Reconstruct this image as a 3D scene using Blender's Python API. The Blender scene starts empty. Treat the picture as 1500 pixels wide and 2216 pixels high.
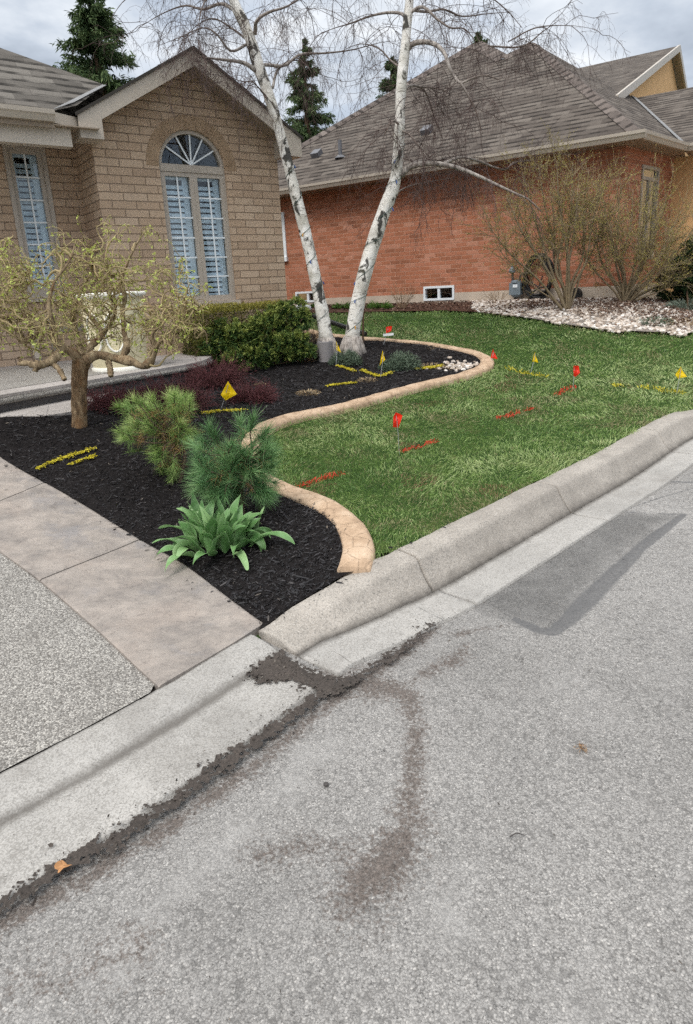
import bpy, math, random
import numpy as np
from mathutils import Matrix, Vector
random.seed(7)
RNG = np.random.default_rng(11)
SC = bpy.context.scene
COL = SC.collection

# ------------------------------------------------------------------ camera
FPX, PITCH, ROLL, EYE = 1400.0, math.radians(15.3), math.radians(2.95), 1.6
CX, CY = 750.0, 1008.0
cam_f = np.array([0, math.cos(PITCH), -math.sin(PITCH)])
_r0 = np.array([1.0, 0, 0]); _u0 = np.array([0, math.sin(PITCH), math.cos(PITCH)])
cam_r = math.cos(ROLL) * _r0 - math.sin(ROLL) * _u0
cam_u = math.sin(ROLL) * _r0 + math.cos(ROLL) * _u0
cam_c = np.array([0, 0, EYE])
cd = bpy.data.cameras.new("camera")
cam = bpy.data.objects.new("camera", cd); COL.objects.link(cam)
cam.matrix_world = Matrix(((cam_r[0], cam_u[0], -cam_f[0], 0), (cam_r[1], cam_u[1], -cam_f[1], 0),
                           (cam_r[2], cam_u[2], -cam_f[2], EYE), (0, 0, 0, 1)))
cd.sensor_fit = 'HORIZONTAL'; cd.sensor_width = 36; cd.lens = 36 * FPX / 1500
cd.shift_y = -100 / 1500
cd.clip_start = 0.05; cd.clip_end = 2000
SC.camera = cam

# ------------------------------------------------------------------ light
SUN_EL, SUN_AZ = math.radians(52), math.radians(215)
sd = bpy.data.lights.new("sun", 'SUN'); sun = bpy.data.objects.new("sun", sd); COL.objects.link(sun)
sd.energy = 1.5; sd.angle = math.radians(22); sd.color = (1.0, 0.95, 0.88)
_s = Vector((math.sin(SUN_AZ) * math.cos(SUN_EL), math.cos(SUN_AZ) * math.cos(SUN_EL), math.sin(SUN_EL)))
sun.rotation_euler = _s.to_track_quat('Z', 'Y').to_euler()
wd = bpy.data.worlds.new("World"); SC.world = wd; wd.use_nodes = True
nt = wd.node_tree; nt.nodes.clear()
def wn(t): return nt.nodes.new(t)
out = wn('ShaderNodeOutputWorld'); bg = wn('ShaderNodeBackground'); sky = wn('ShaderNodeTexSky')
sky.sky_type = 'NISHITA'; sky.sun_disc = False; sky.sun_elevation = SUN_EL; sky.sun_rotation = SUN_AZ
sky.air_density = 1.0; sky.dust_density = 1.5; sky.ozone_density = 1.5
tc = wn('ShaderNodeTexCoord'); sep = wn('ShaderNodeSeparateXYZ'); nt.links.new(tc.outputs['Generated'], sep.inputs[0])
def wm(op, a, b=None):
    m = wn('ShaderNodeMath'); m.operation = op
    for i, v in enumerate((a, b)):
        if v is None: continue
        if isinstance(v, (int, float)): m.inputs[i].default_value = v
        else: nt.links.new(v, m.inputs[i])
    return m.outputs[0]
zc = wm('ADD', wm('MAXIMUM', sep.outputs[2], 0.0), 0.16)
cmb = wn('ShaderNodeCombineXYZ')
nt.links.new(wm('DIVIDE', sep.outputs[0], zc), cmb.inputs[0]); nt.links.new(wm('DIVIDE', sep.outputs[1], zc), cmb.inputs[1])
cl = wn('ShaderNodeTexNoise'); cl.inputs['Scale'].default_value = 1.15; cl.inputs['Detail'].default_value = 9
cl.inputs['Roughness'].default_value = 0.56; cl.inputs['Distortion'].default_value = 0.25
nt.links.new(cmb.outputs[0], cl.inputs['Vector'])
cr = wn('ShaderNodeValToRGB'); e = cr.color_ramp.elements
e[0].position = 0.36; e[0].color = (7.2, 7.3, 7.4, 1); e[1].position = 0.63; e[1].color = (2.7, 3.1, 3.7, 1)
x = e.new(0.45); x.color = (5.4, 5.75, 6.2, 1); x = e.new(0.54); x.color = (3.8, 4.25, 4.9, 1)
nt.links.new(cl.outputs['Fac'], cr.inputs[0])
cov = wn('ShaderNodeTexNoise'); cov.inputs['Scale'].default_value = 1.7; cov.inputs['Detail'].default_value = 6
nt.links.new(cmb.outputs[0], cov.inputs['Vector'])
cvr = wn('ShaderNodeValToRGB'); cvr.color_ramp.elements[0].position = 0.30; cvr.color_ramp.elements[0].color = (.72, .72, .72, 1)
cvr.color_ramp.elements[1].position = 0.5; cvr.color_ramp.elements[1].color = (1, 1, 1, 1)
nt.links.new(cov.outputs['Fac'], cvr.inputs[0])
# an overcast sky is brighter towards the zenith
zen = wn('ShaderNodeMapRange'); zen.inputs[1].default_value = 0.40; zen.inputs[2].default_value = 0.9
zen.inputs[3].default_value = 0.90; zen.inputs[4].default_value = 2.5
nt.links.new(sep.outputs[2], zen.inputs[0])
mul = wn('ShaderNodeMixRGB'); mul.blend_type = 'MULTIPLY'; mul.inputs[0].default_value = 1
nt.links.new(cr.outputs[0], mul.inputs[1]); nt.links.new(zen.outputs[0], mul.inputs[2])
mx = wn('ShaderNodeMixRGB'); nt.links.new(cvr.outputs[0], mx.inputs[0])
nt.links.new(sky.outputs[0], mx.inputs[1]); nt.links.new(mul.outputs[0], mx.inputs[2])
wr = wn('ShaderNodeMapRange'); wr.inputs[1].default_value = 0.38; wr.inputs[2].default_value = 0.75; nt.links.new(sep.outputs[2], wr.inputs[0])
wc = wn('ShaderNodeMixRGB'); wc.inputs[1].default_value = (1, 1, 1, 1); wc.inputs[2].default_value = (1.05, 1.0, 0.93, 1); nt.links.new(wr.outputs[0], wc.inputs[0])   # warm tint added to the unseen overhead sky to warm the light
wx = wn('ShaderNodeMixRGB'); wx.blend_type = 'MULTIPLY'; wx.inputs[0].default_value = 1; nt.links.new(mx.outputs[0], wx.inputs[1]); nt.links.new(wc.outputs[0], wx.inputs[2])
nt.links.new(wx.outputs[0], bg.inputs[0]); bg.inputs[1].default_value = 0.13
nt.links.new(bg.outputs[0], out.inputs[0])
SC.view_settings.view_transform = 'Standard'; SC.view_settings.look = 'None'
SC.view_settings.exposure = 0.42; SC.view_settings.gamma = 1
SC.view_settings.use_curve_mapping = False
SC.cycles.use_adaptive_sampling = True; SC.cycles.adaptive_threshold = 0.03
SC.cycles.use_denoising = False
SC.cycles.max_bounces = 6; SC.cycles.transparent_max_bounces = 12

# ------------------------------------------------------------------ picture -> place
def ray(px, py): return cam_f + cam_r * (px - CX) / FPX - cam_u * (py - CY) / FPX
def at_y(px, py, Y):
    d = ray(px, py); return cam_c + d * (Y / d[1])
def at_z(px, py, z):
    d = ray(px, py); return cam_c + d * ((z - EYE) / d[2])
RA, RB = 0.024, 0.025
def road(x, y): return RA * x + RB * y
def at_road(px, py, h=0.0):
    d = ray(px, py); t = (h - EYE) / (d[2] - RA * d[0] - RB * d[1]); return cam_c + d * t
def on_wall(px, py, P, d):
    R = ray(px, py); n = np.array([-d[1], d[0], 0.0]); t = ((P - cam_c) @ n) / (R @ n); Q = cam_c + R * t
    return float((Q - P)[:2] @ d), float(Q[2])
def proj(p):
    v = np.asarray(p, float) - cam_c; return CX + FPX * (v @ cam_r) / (v @ cam_f), CY - FPX * (v @ cam_u) / (v @ cam_f)

KERB_BACK_PX = [(560, 1366, .035), (620, 1322, .06), (690, 1280, .10), (760, 1238, .135), (815, 1208, .155), (865, 1185, .165), (1000, 1120, .165),
                (1165, 1040, .165), (1300, 975, .165), (1385, 927, .165), (1440, 899, .165), (1478, 889, .165), (1560, 884, .16), (1750, 890, .16), (2100, 930, .16)]
kerb_back = np.array([at_road(*p) for p in KERB_BACK_PX])
ctrl = [tuple(p) for p in kerb_back]
for px, py, z in ((345, 1490, .075), (575, 1350, .085), (85, 1255, .2), (300, 1170, .21), (0, 1197, .27), (95, 1045, .42), (0, 990, .52)):
    ctrl.append(tuple(at_z(px, py, z)))
for px, py, Y in ((0, 915, 5.02), (120, 895, 5.45), (560, 792, 8.3), (738, 768, 8.4), (1350, 652, 10.3), (1230, 668, 10.0), (1490, 712, 8.6), (640, 690, 10.0),
                  (1065, 785, 8.1)):
    ctrl.append(tuple(at_y(px, py, Y)))
BW = at_y(1337, 625, 10.9); BD = np.array([math.cos(math.radians(145.5)), math.sin(math.radians(145.5))])
for t in (0, 2, 4, 6.5, 9):
    ctrl.append((BW[0] + BD[0] * t, BW[1] + BD[1] * t, 1.24 if t else 1.2))
ctrl += [(8, 11.5, 1.05), (10, 9, .75), (-4.2, 6.5, .62), (-5, 10, .8), (-3.2, 3.2, .25), (-4.5, 4.5, .45), (-2.4, .9, -.02), (-3.6, -.2, -.06), (-6, 2, .1), (-1.9, 1.4, .03), (-1.3, 2.0, .06),
         (0, 20, 1.25), (10, 20, 1.25), (-8, 16, 1.0)]
ctrl = np.array(ctrl)
def _phi(r): return np.where(r > 1e-9, r * r * np.log(np.maximum(r, 1e-9)), 0)
_n = len(ctrl); _d = np.linalg.norm(ctrl[:, None, :2] - ctrl[None, :, :2], axis=2)
_A = np.zeros((_n + 3, _n + 3)); _A[:_n, :_n] = _phi(_d) + 2e-2 * np.eye(_n)
_Pm = np.c_[np.ones(_n), ctrl[:, :2]]; _A[:_n, _n:] = _Pm; _A[_n:, :_n] = _Pm.T
_w = np.linalg.solve(_A, np.r_[ctrl[:, 2], 0, 0, 0])
def zt(x, y):
    x = np.asarray(x, float); y = np.asarray(y, float); sh = x.shape; x = x.ravel(); y = y.ravel(); o = np.empty(len(x))
    for i in range(0, len(x), 20000):
        a = x[i:i + 20000]; b = y[i:i + 20000]
        r = np.hypot(a[:, None] - ctrl[:, 0], b[:, None] - ctrl[:, 1])
        o[i:i + 20000] = _phi(r) @ _w[:_n] + _w[_n] + _w[_n + 1] * a + _w[_n + 2] * b
    return o.reshape(sh)
_T = np.arange(1.2, 30, 0.02)
def gp(px, py, h=0.0):
    d = ray(px, py); t = _T / d[1] * 1.0; X = d[0] * t; Y = d[1] * t; Z = EYE + d[2] * t
    g = Z - (zt(X, Y) + h); k = np.argmax(g < 0)
    if k == 0: k = len(t) - 1
    f = g[k - 1] / (g[k - 1] - g[k]); tt = t[k - 1] + f * (t[k] - t[k - 1])
    return cam_c + d * tt
def gxy(pts): return np.array([gp(*p)[:2] for p in pts])

# ------------------------------------------------------------------ mesh helpers
class Buf:
    def __init__(s): s.v = []; s.f = []; s.m = []; s.uv = []; s.at = []; s.n = 0
    def add(s, V, F, mat=0, uv=None, rnd=None):
        V = np.asarray(V, float).reshape(-1, 3); F = np.asarray(F, int)
        s.v.append(V); s.f.append(F + s.n); s.m.append(np.full(len(F), mat)); s.n += len(V)
        s.uv.append(None if uv is None else np.asarray(uv, float).reshape(-1, 2))
        s.at.append(np.zeros(len(V)) if rnd is None else np.broadcast_to(np.asarray(rnd, float), (len(V),)))
    def box(s, c, size, ax=None, mat=0, rnd=None):
        c = np.asarray(c, float); h = np.asarray(size, float) / 2
        ax = np.eye(3) if ax is None else np.asarray(ax, float)
        k = np.array([[a, b, d] for a in (-1, 1) for b in (-1, 1) for d in (-1, 1)]) * h
        s.add(c + k @ ax, [(0, 1, 3, 2), (4, 6, 7, 5), (0, 4, 5, 1), (2, 3, 7, 6), (0, 2, 6, 4), (1, 5, 7, 3)], mat, rnd=rnd)
    def tube(s, P, R, sides=8, mat=0, cap=True, rnd=None):
        P = np.asarray(P, float); R = np.broadcast_to(np.asarray(R, float), (len(P),))
        T = np.gradient(P, axis=0); T /= np.linalg.norm(T, axis=1)[:, None] + 1e-12
        up = np.array([0.3, 0.2, 1.0]) if abs(T[0][2]) < .9 else np.array([1.0, .1, 0])
        A = np.empty_like(P); a = np.cross(T[0], up); a /= np.linalg.norm(a)
        for i in range(len(P)):
            a = a - T[i] * (a @ T[i]); a /= np.linalg.norm(a) + 1e-12; A[i] = a
        B = np.cross(T, A); th = np.arange(sides) * 2 * np.pi / sides
        V = P[:, None] + R[:, None, None] * (A[:, None] * np.cos(th)[None, :, None] + B[:, None] * np.sin(th)[None, :, None])
        n = len(P); i = np.arange(n - 1)[:, None] * sides; j = np.arange(sides)[None]
        k = (j + 1) % sides
        F = np.stack([i + j, i + k, i + sides + k, i + sides + j], -1).reshape(-1, 4)
        s.add(V, F, mat, rnd=rnd)
        if cap:
            b = s.n - n * sides
            for base, rev in ((b, True), (b + (n - 1) * sides, False)):
                idx = list(range(base, base + sides)); 
                if rev: idx = idx[::-1]
                s.f.append(np.array([idx])); s.m.append(np.array([mat]))
    def tubes(s, P, R, sides=3, mat=0, rnd=None):
        """many equal-length polylines: P (n,k,3), R (n,k)"""
        P = np.asarray(P, float); n, k, _ = P.shape
        if n == 0: return
        T = np.gradient(P, axis=1); T /= np.linalg.norm(T, axis=2, keepdims=True) + 1e-12
        ref = np.where(np.abs(T[:, :1, 2:]) < .8, np.array([0, 0, 1.0]), np.array([1.0, 0, 0]))
        A = np.cross(T, np.broadcast_to(ref, T.shape)); A /= np.linalg.norm(A, axis=2, keepdims=True) + 1e-12
        B = np.cross(T, A); th = np.arange(sides) * 2 * np.pi / sides
        V = P[:, :, None] + np.asarray(R)[:, :, None, None] * (A[:, :, None] * np.cos(th)[:, None] + B[:, :, None] * np.sin(th)[:, None])
        a = np.arange(n)[:, None, None] * k * sides + np.arange(k - 1)[None, :, None] * sides
        j = np.arange(sides)[None, None]; q = (j + 1) % sides
        F = np.stack([a + j, a + q, a + sides + q, a + sides + j], -1).reshape(-1, 4)
        s.add(V, F, mat, rnd=None if rnd is None else np.repeat(rnd, k * sides))
    def blades(s, P, D, L, W, bend=0.3, mat=0, rnd=None, side=None):
        """tapering leaf blades, bent downwards along their length"""
        P = np.asarray(P, float); n = len(P)
        if n == 0: return
        D = D / (np.linalg.norm(D, axis=1, keepdims=True) + 1e-12)
        L = np.broadcast_to(L, (n,))[:, None]; W = np.broadcast_to(W, (n,))[:, None]; bend = np.broadcast_to(bend, (n,))[:, None]
        if side is None: side = np.cross(D, RNG.normal(size=(n, 3)))
        side = side / (np.linalg.norm(side, axis=1, keepdims=True) + 1e-12) * W / 2
        g = np.array([0, 0, -1.0])
        m = P + D * L * .55 + g * bend * L * .18; t = P + D * L * .95 + g * bend * L * .75
        V = np.stack([P - side * .7, P + side * .7, m - side, m + side, t], 1)
        b = np.arange(n)[:, None] * 5
        s.add(V, b + np.array([[0, 1, 3, 2]]), mat, rnd=None if rnd is None else np.repeat(rnd, 5))
        s.f.append((s.n - n * 5) + b + np.array([[2, 3, 4]])); s.m.append(np.full(n, mat))
    def tris(s, P, D, L, W, mat=0, rnd=None):
        P = np.asarray(P, float); n = len(P)
        if n == 0: return
        D = D / (np.linalg.norm(D, axis=1, keepdims=True) + 1e-12)
        sd_ = np.cross(D, RNG.normal(size=(n, 3))); sd_ /= np.linalg.norm(sd_, axis=1, keepdims=True) + 1e-12
        L = np.broadcast_to(L, (n,))[:, None]; W = np.broadcast_to(W, (n,))[:, None]
        V = np.stack([P - sd_ * W / 2, P + sd_ * W / 2, P + D * L], 1)
        s.add(V, np.arange(n)[:, None] * 3 + np.array([[0, 1, 2]]), mat, rnd=None if rnd is None else np.repeat(rnd, 3))
    def leaves(s, P, N, L, W, mat=0, rnd=None):
        """small diamond leaves facing N"""
        P = np.asarray(P, float); n = len(P)
        if n == 0: return
        N = N / (np.linalg.norm(N, axis=1, keepdims=True) + 1e-12)
        a = np.cross(N, RNG.normal(size=(n, 3))); a /= np.linalg.norm(a, axis=1, keepdims=True) + 1e-12
        b = np.cross(N, a)
        L = np.broadcast_to(L, (n,))[:, None]; W = np.broadcast_to(W, (n,))[:, None]
        V = np.stack([P - a * L / 2, P + b * W / 2 + N * W * .15, P + a * L / 2, P - b * W / 2 + N * W * .15], 1)
        s.add(V, np.arange(n)[:, None] * 4 + np.array([[0, 1, 2, 3]]), mat, rnd=None if rnd is None else np.repeat(rnd, 4))
    def lathe(s, c, prof, seg=20, mat=0):
        c = np.asarray(c, float); th = np.arange(seg) * 2 * np.pi / seg; pr = np.asarray(prof, float)
        V = np.stack([c[0] + pr[:, :1] * np.cos(th), c[1] + pr[:, :1] * np.sin(th), np.repeat(c[2] + pr[:, 1:], seg, 1)], -1)
        n = len(pr); i = np.arange(n - 1)[:, None] * seg; j = np.arange(seg)[None]; k = (j + 1) % seg
        s.add(V, np.stack([i + j, i + k, i + seg + k, i + seg + j], -1).reshape(-1, 4), mat)
    def prism(s, poly, off, mat=0):
        """extrude a 3-D polygon by vector off"""
        P = np.asarray(poly, float); n = len(P); Q = P + np.asarray(off, float)
        b = s.n; s.add(np.r_[P, Q], [(i, (i + 1) % n, n + (i + 1) % n, n + i) for i in range(n)], mat)
        s.f.append(np.array([list(range(b, b + n))[::-1]])); s.f.append(np.array([list(range(b + n, b + 2 * n))])); s.m.append(np.array([mat])); s.m.append(np.array([mat]))
    def build(s, name, mats, parent=None, smooth=False, origin=None):
        mats = mats if isinstance(mats, (list, tuple)) else [mats]
        V = np.concatenate(s.v) if s.v else np.zeros((0, 3))
        root = parent
        while root is not None and root.parent is not None: root = root.parent
        loc = np.array(root.location) if root is not None else (np.zeros(3) if origin is None else np.asarray(origin, float))
        me = bpy.data.meshes.new(name)
        me.vertices.add(len(V)); me.vertices.foreach_set('co', (V - loc).ravel().astype(np.float32))
        loops = np.concatenate([f.ravel() for f in s.f]) if s.f else np.zeros(0, int)
        lens = np.concatenate([np.full(len(f), f.shape[1]) for f in s.f]) if s.f else np.zeros(0, int)
        me.loops.add(len(loops)); me.loops.foreach_set('vertex_index', loops.astype(np.int32))
        me.polygons.add(len(lens)); me.polygons.foreach_set('loop_start', np.r_[0, np.cumsum(lens)[:-1]].astype(np.int32))
        me.polygons.foreach_set('material_index', np.concatenate(s.m).astype(np.int32))
        me.polygons.foreach_set('use_smooth', np.full(len(lens), bool(smooth)))
        me.update(calc_edges=True)
        a = me.attributes.new('rnd', 'FLOAT', 'POINT'); a.data.foreach_set('value', np.concatenate(s.at).astype(np.float32))
        if any(u is not None for u in s.uv):
            U = np.concatenate([np.zeros((len(v), 2)) if u is None else u for u, v in zip(s.uv, s.v)])
            ul = me.uv_layers.new(name='UVMap'); ul.data.foreach_set('uv', U[loops].ravel().astype(np.float32))
        for m_ in mats: me.materials.append(m_)
        o = bpy.data.objects.new(name, me); COL.objects.link(o)
        if parent is not None:
            o.parent = parent
        else: o.location = loc
        return o
def thing(name, loc, label, cat, group=None):
    o = bpy.data.objects.new(name, None); o.empty_display_size = .1; COL.objects.link(o); o.location = [float(v) for v in loc]
    tag(o, label, cat, group); return o
def tag(o, label, cat, group=None):
    o['label'] = label; o['category'] = cat
    if group: o['group'] = group
    return o
def struct(o): o['kind'] = 'structure'; return o
def stuff(o): o['kind'] = 'stuff'; return o
def unit(v): v = np.asarray(v, float); return v / np.linalg.norm(v)
def spline(P, n, closed=False):
    """Catmull-Rom through P, n points spread evenly by length"""
    P = np.asarray(P, float); Q = np.vstack([2 * P[0] - P[1], P, 2 * P[-1] - P[-2]])
    o = []
    for i in range(1, len(Q) - 2):
        t = np.linspace(0, 1, 14, endpoint=False)[:, None]; a, b, c, d = Q[i - 1], Q[i], Q[i + 1], Q[i + 2]
        o.append(.5 * (2 * b + (c - a) * t + (2 * a - 5 * b + 4 * c - d) * t ** 2 + (3 * b - a - 3 * c + d) * t ** 3))
    o = np.vstack(o + [P[-1:]]); L = np.r_[0, np.cumsum(np.linalg.norm(np.diff(o[:, :3], axis=0), axis=1))]
    s = np.linspace(0, L[-1], n)
    return np.stack([np.interp(s, L, o[:, k]) for k in range(o.shape[1])], 1)
def inside(poly, x, y):
    poly = np.asarray(poly, float); x = np.asarray(x, float); y = np.asarray(y, float); r = np.zeros(x.shape, bool)
    for i in range(len(poly)):
        (x1, y1), (x2, y2) = poly[i][:2], poly[i - 1][:2]
        if y1 == y2: continue
        r ^= ((y1 > y) != (y2 > y)) & (x < (x2 - x1) * (y - y1) / (y2 - y1) + x1)
    return r
def dist_poly(P, x, y):
    """distance to an open polyline and position along it"""
    P = np.asarray(P, float); best = np.full(np.shape(x), 1e9); pos = np.zeros(np.shape(x)); L = 0
    for i in range(len(P) - 1):
        a, b = P[i][:2], P[i + 1][:2]; ab = b - a; l = np.hypot(*ab)
        t = np.clip(((x - a[0]) * ab[0] + (y - a[1]) * ab[1]) / (l * l + 1e-12), 0, 1)
        d = np.hypot(x - a[0] - t * ab[0], y - a[1] - t * ab[1]); m = d < best
        best = np.where(m, d, best); pos = np.where(m, L + t * l, pos); L += l
    return best, pos / max(L, 1e-9)
def vnoise(x, y, s, seed=0):
    """smooth value noise, 0..1"""
    g = np.random.default_rng(seed).random((256, 256)); x = np.asarray(x) * s + 1000; y = np.asarray(y) * s + 1000
    i = np.floor(x).astype(int); j = np.floor(y).astype(int); u = x - i; v = y - j; u = u * u * (3 - 2 * u); v = v * v * (3 - 2 * v)
    G = lambda a, b: g[a % 256, b % 256]
    return (G(i, j) * (1 - u) + G(i + 1, j) * u) * (1 - v) + (G(i, j + 1) * (1 - u) + G(i + 1, j + 1) * u) * v
def sheet(x0, x1, y0, y1, st, zf, mask=None, attr=None, snap=None):
    xs = np.arange(x0, x1 + st, st); ys = np.arange(y0, y1 + st, st); X, Y = np.meshgrid(xs, ys, indexing='ij')
    Z = zf(X, Y); nx, ny = X.shape; idx = np.arange(nx * ny).reshape(nx, ny)
    F = np.stack([idx[:-1, :-1], idx[1:, :-1], idx[1:, 1:], idx[:-1, 1:]], -1).reshape(-1, 4)
    if mask is not None:
        cx = (X[:-1, :-1] + st / 2).ravel(); cy = (Y[:-1, :-1] + st / 2).ravel(); F = F[mask(cx, cy)]
    u, inv = np.unique(F, return_inverse=True)
    b = Buf(); V = np.stack([X, Y, Z], -1).reshape(-1, 3)[u]; F2 = inv.reshape(-1, 4)
    if snap is not None:      # pull the outline onto the given lines
        E = np.sort(np.concatenate([F2[:, [i, (i + 1) % 4]] for i in range(4)]), axis=1); _, i_, c_ = np.unique(E[:, 0] * len(V) + E[:, 1], return_index=True, return_counts=True)
        bv = np.unique(E[i_[c_ == 1]]); best = np.full(len(bv), 1e9); new = V[bv, :2].copy()
        for ln in snap:
            for a, c in zip(np.asarray(ln)[:-1, :2], np.asarray(ln)[1:, :2]):
                ab = c - a; t = np.clip(((V[bv, :2] - a) @ ab) / (ab @ ab + 1e-12), 0, 1); q = a + t[:, None] * ab; d = np.linalg.norm(V[bv, :2] - q, axis=1)
                m = d < np.minimum(best, st * 1.6); best[m] = d[m]; new[m] = q[m]
        V[bv, :2] = new; V[bv, 2] = zf(new[:, 0], new[:, 1])
    b.add(V, F2, uv=V[:, :2], rnd=None if attr is None else attr(V[:, 0], V[:, 1])); return b

# ------------------------------------------------------------------ materials
class Mat:
    def __init__(s, name):
        s.m = bpy.data.materials.new(name); s.m.use_nodes = True; s.t = s.m.node_tree
        s.b = s.t.nodes['Principled BSDF']; s.tc = s.new('ShaderNodeTexCoord'); s.co = s.tc.outputs['Object']; s.uv = s.tc.outputs['UV']
    def new(s, t): return s.t.nodes.new(t)
    def put(s, sock, v):
        if v is None: return
        if hasattr(v, 'is_linked'): s.t.links.new(v, sock)
        elif isinstance(v, (tuple, list)) and sock.type == 'RGBA': sock.default_value = (*v[:3], 1)
        else: sock.default_value = v
    def noise(s, scale, detail=4, rough=.6, vec=None, dist=0):
        n = s.new('ShaderNodeTexNoise'); s.put(n.inputs['Vector'], vec or s.co); s.put(n.inputs['Scale'], scale); s.put(n.inputs['Detail'], detail); s.put(n.inputs['Roughness'], rough); s.put(n.inputs['Distortion'], dist)
        return n.outputs['Fac']
    def vor(s, scale, feature='F1', vec=None, out='Distance', rnd=1.0):
        n = s.new('ShaderNodeTexVoronoi'); n.feature = feature; s.put(n.inputs['Vector'], vec or s.co); s.put(n.inputs['Scale'], scale); s.put(n.inputs['Randomness'], rnd); return n.outputs[out]
    def ramp(s, fac, *stops, interp='LINEAR'):
        n = s.new('ShaderNodeValToRGB'); s.put(n.inputs[0], fac); e = n.color_ramp.elements; n.color_ramp.interpolation = interp
        while len(e) < len(stops): e.new(.5)
        for k, (p, c) in zip(e, stops):
            k.position = p; c = c if isinstance(c, (tuple, list)) else (c, c, c); k.color = (*c[:3], 1)
        return n.outputs[0]
    def mix(s, f, a, b, blend='MIX'):
        n = s.new('ShaderNodeMixRGB'); n.blend_type = blend; s.put(n.inputs[0], f); s.put(n.inputs[1], a); s.put(n.inputs[2], b); return n.outputs[0]
    def math(s, op, a, b=None, clamp=False):
        n = s.new('ShaderNodeMath'); n.operation = op; n.use_clamp = clamp; s.put(n.inputs[0], a); s.put(n.inputs[1], b); return n.outputs[0]
    def attr(s, name='rnd'):
        n = s.new('ShaderNodeAttribute'); n.attribute_name = name; return n.outputs['Fac']
    def map(s, scale=(1, 1, 1), loc=(0, 0, 0), rot=(0, 0, 0), vec=None):
        n = s.new('ShaderNodeMapping'); s.put(n.inputs['Vector'], vec or s.co); n.inputs['Scale'].default_value = scale; n.inputs['Location'].default_value = loc; n.inputs['Rotation'].default_value = rot; return n.outputs[0]
    def bump(s, h, strength=.5, dist=.01, prev=None):
        n = s.new('ShaderNodeBump'); s.put(n.inputs['Height'], h); n.inputs['Strength'].default_value = strength; n.inputs['Distance'].default_value = dist
        if prev is not None: s.t.links.new(prev, n.inputs['Normal'])
        return n.outputs[0]
    def fin(s, col, rough=.8, normal=None, spec=.3, **kw):
        s.put(s.b.inputs['Base Color'], col); s.put(s.b.inputs['Roughness'], rough); s.put(s.b.inputs['Specular IOR Level'], spec)
        if normal is not None: s.t.links.new(normal, s.b.inputs['Normal'])
        for k, v in kw.items(): s.put(s.b.inputs[k.replace('_', ' ')], v)
        return s.m
def hexc(r, g, b): return tuple((c / 255 / 12.92) if c / 255 <= .04045 else ((c / 255 + .055) / 1.055) ** 2.4 for c in (r, g, b))
def plain(name, c, rough=.6, spec=.4, var=.15, scale=8, bump=0.0, **kw):
    m = Mat(name); n = m.noise(scale, 5); lo = tuple(v * (1 - var) for v in c); hi = tuple(min(1, v * (1 + var)) for v in c)
    return m.fin(m.ramp(n, (.3, lo), (.7, hi)), rough, m.bump(m.noise(scale * 12, 3), bump, .004) if bump else None, spec, **kw)
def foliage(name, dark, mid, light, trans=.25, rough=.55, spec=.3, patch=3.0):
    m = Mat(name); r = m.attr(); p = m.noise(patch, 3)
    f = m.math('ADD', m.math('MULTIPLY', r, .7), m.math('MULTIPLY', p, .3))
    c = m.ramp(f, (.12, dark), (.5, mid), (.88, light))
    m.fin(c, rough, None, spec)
    if trans:
        t = m.new('ShaderNodeBsdfTranslucent'); m.t.links.new(c, t.inputs[0]); mxs = m.new('ShaderNodeMixShader'); mxs.inputs[0].default_value = trans
        m.t.links.new(m.b.outputs[0], mxs.inputs[1]); m.t.links.new(t.outputs[0], mxs.inputs[2])
        o = m.t.nodes['Material Output']; m.t.links.new(mxs.outputs[0], o.inputs[0])
    return m.m

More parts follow.
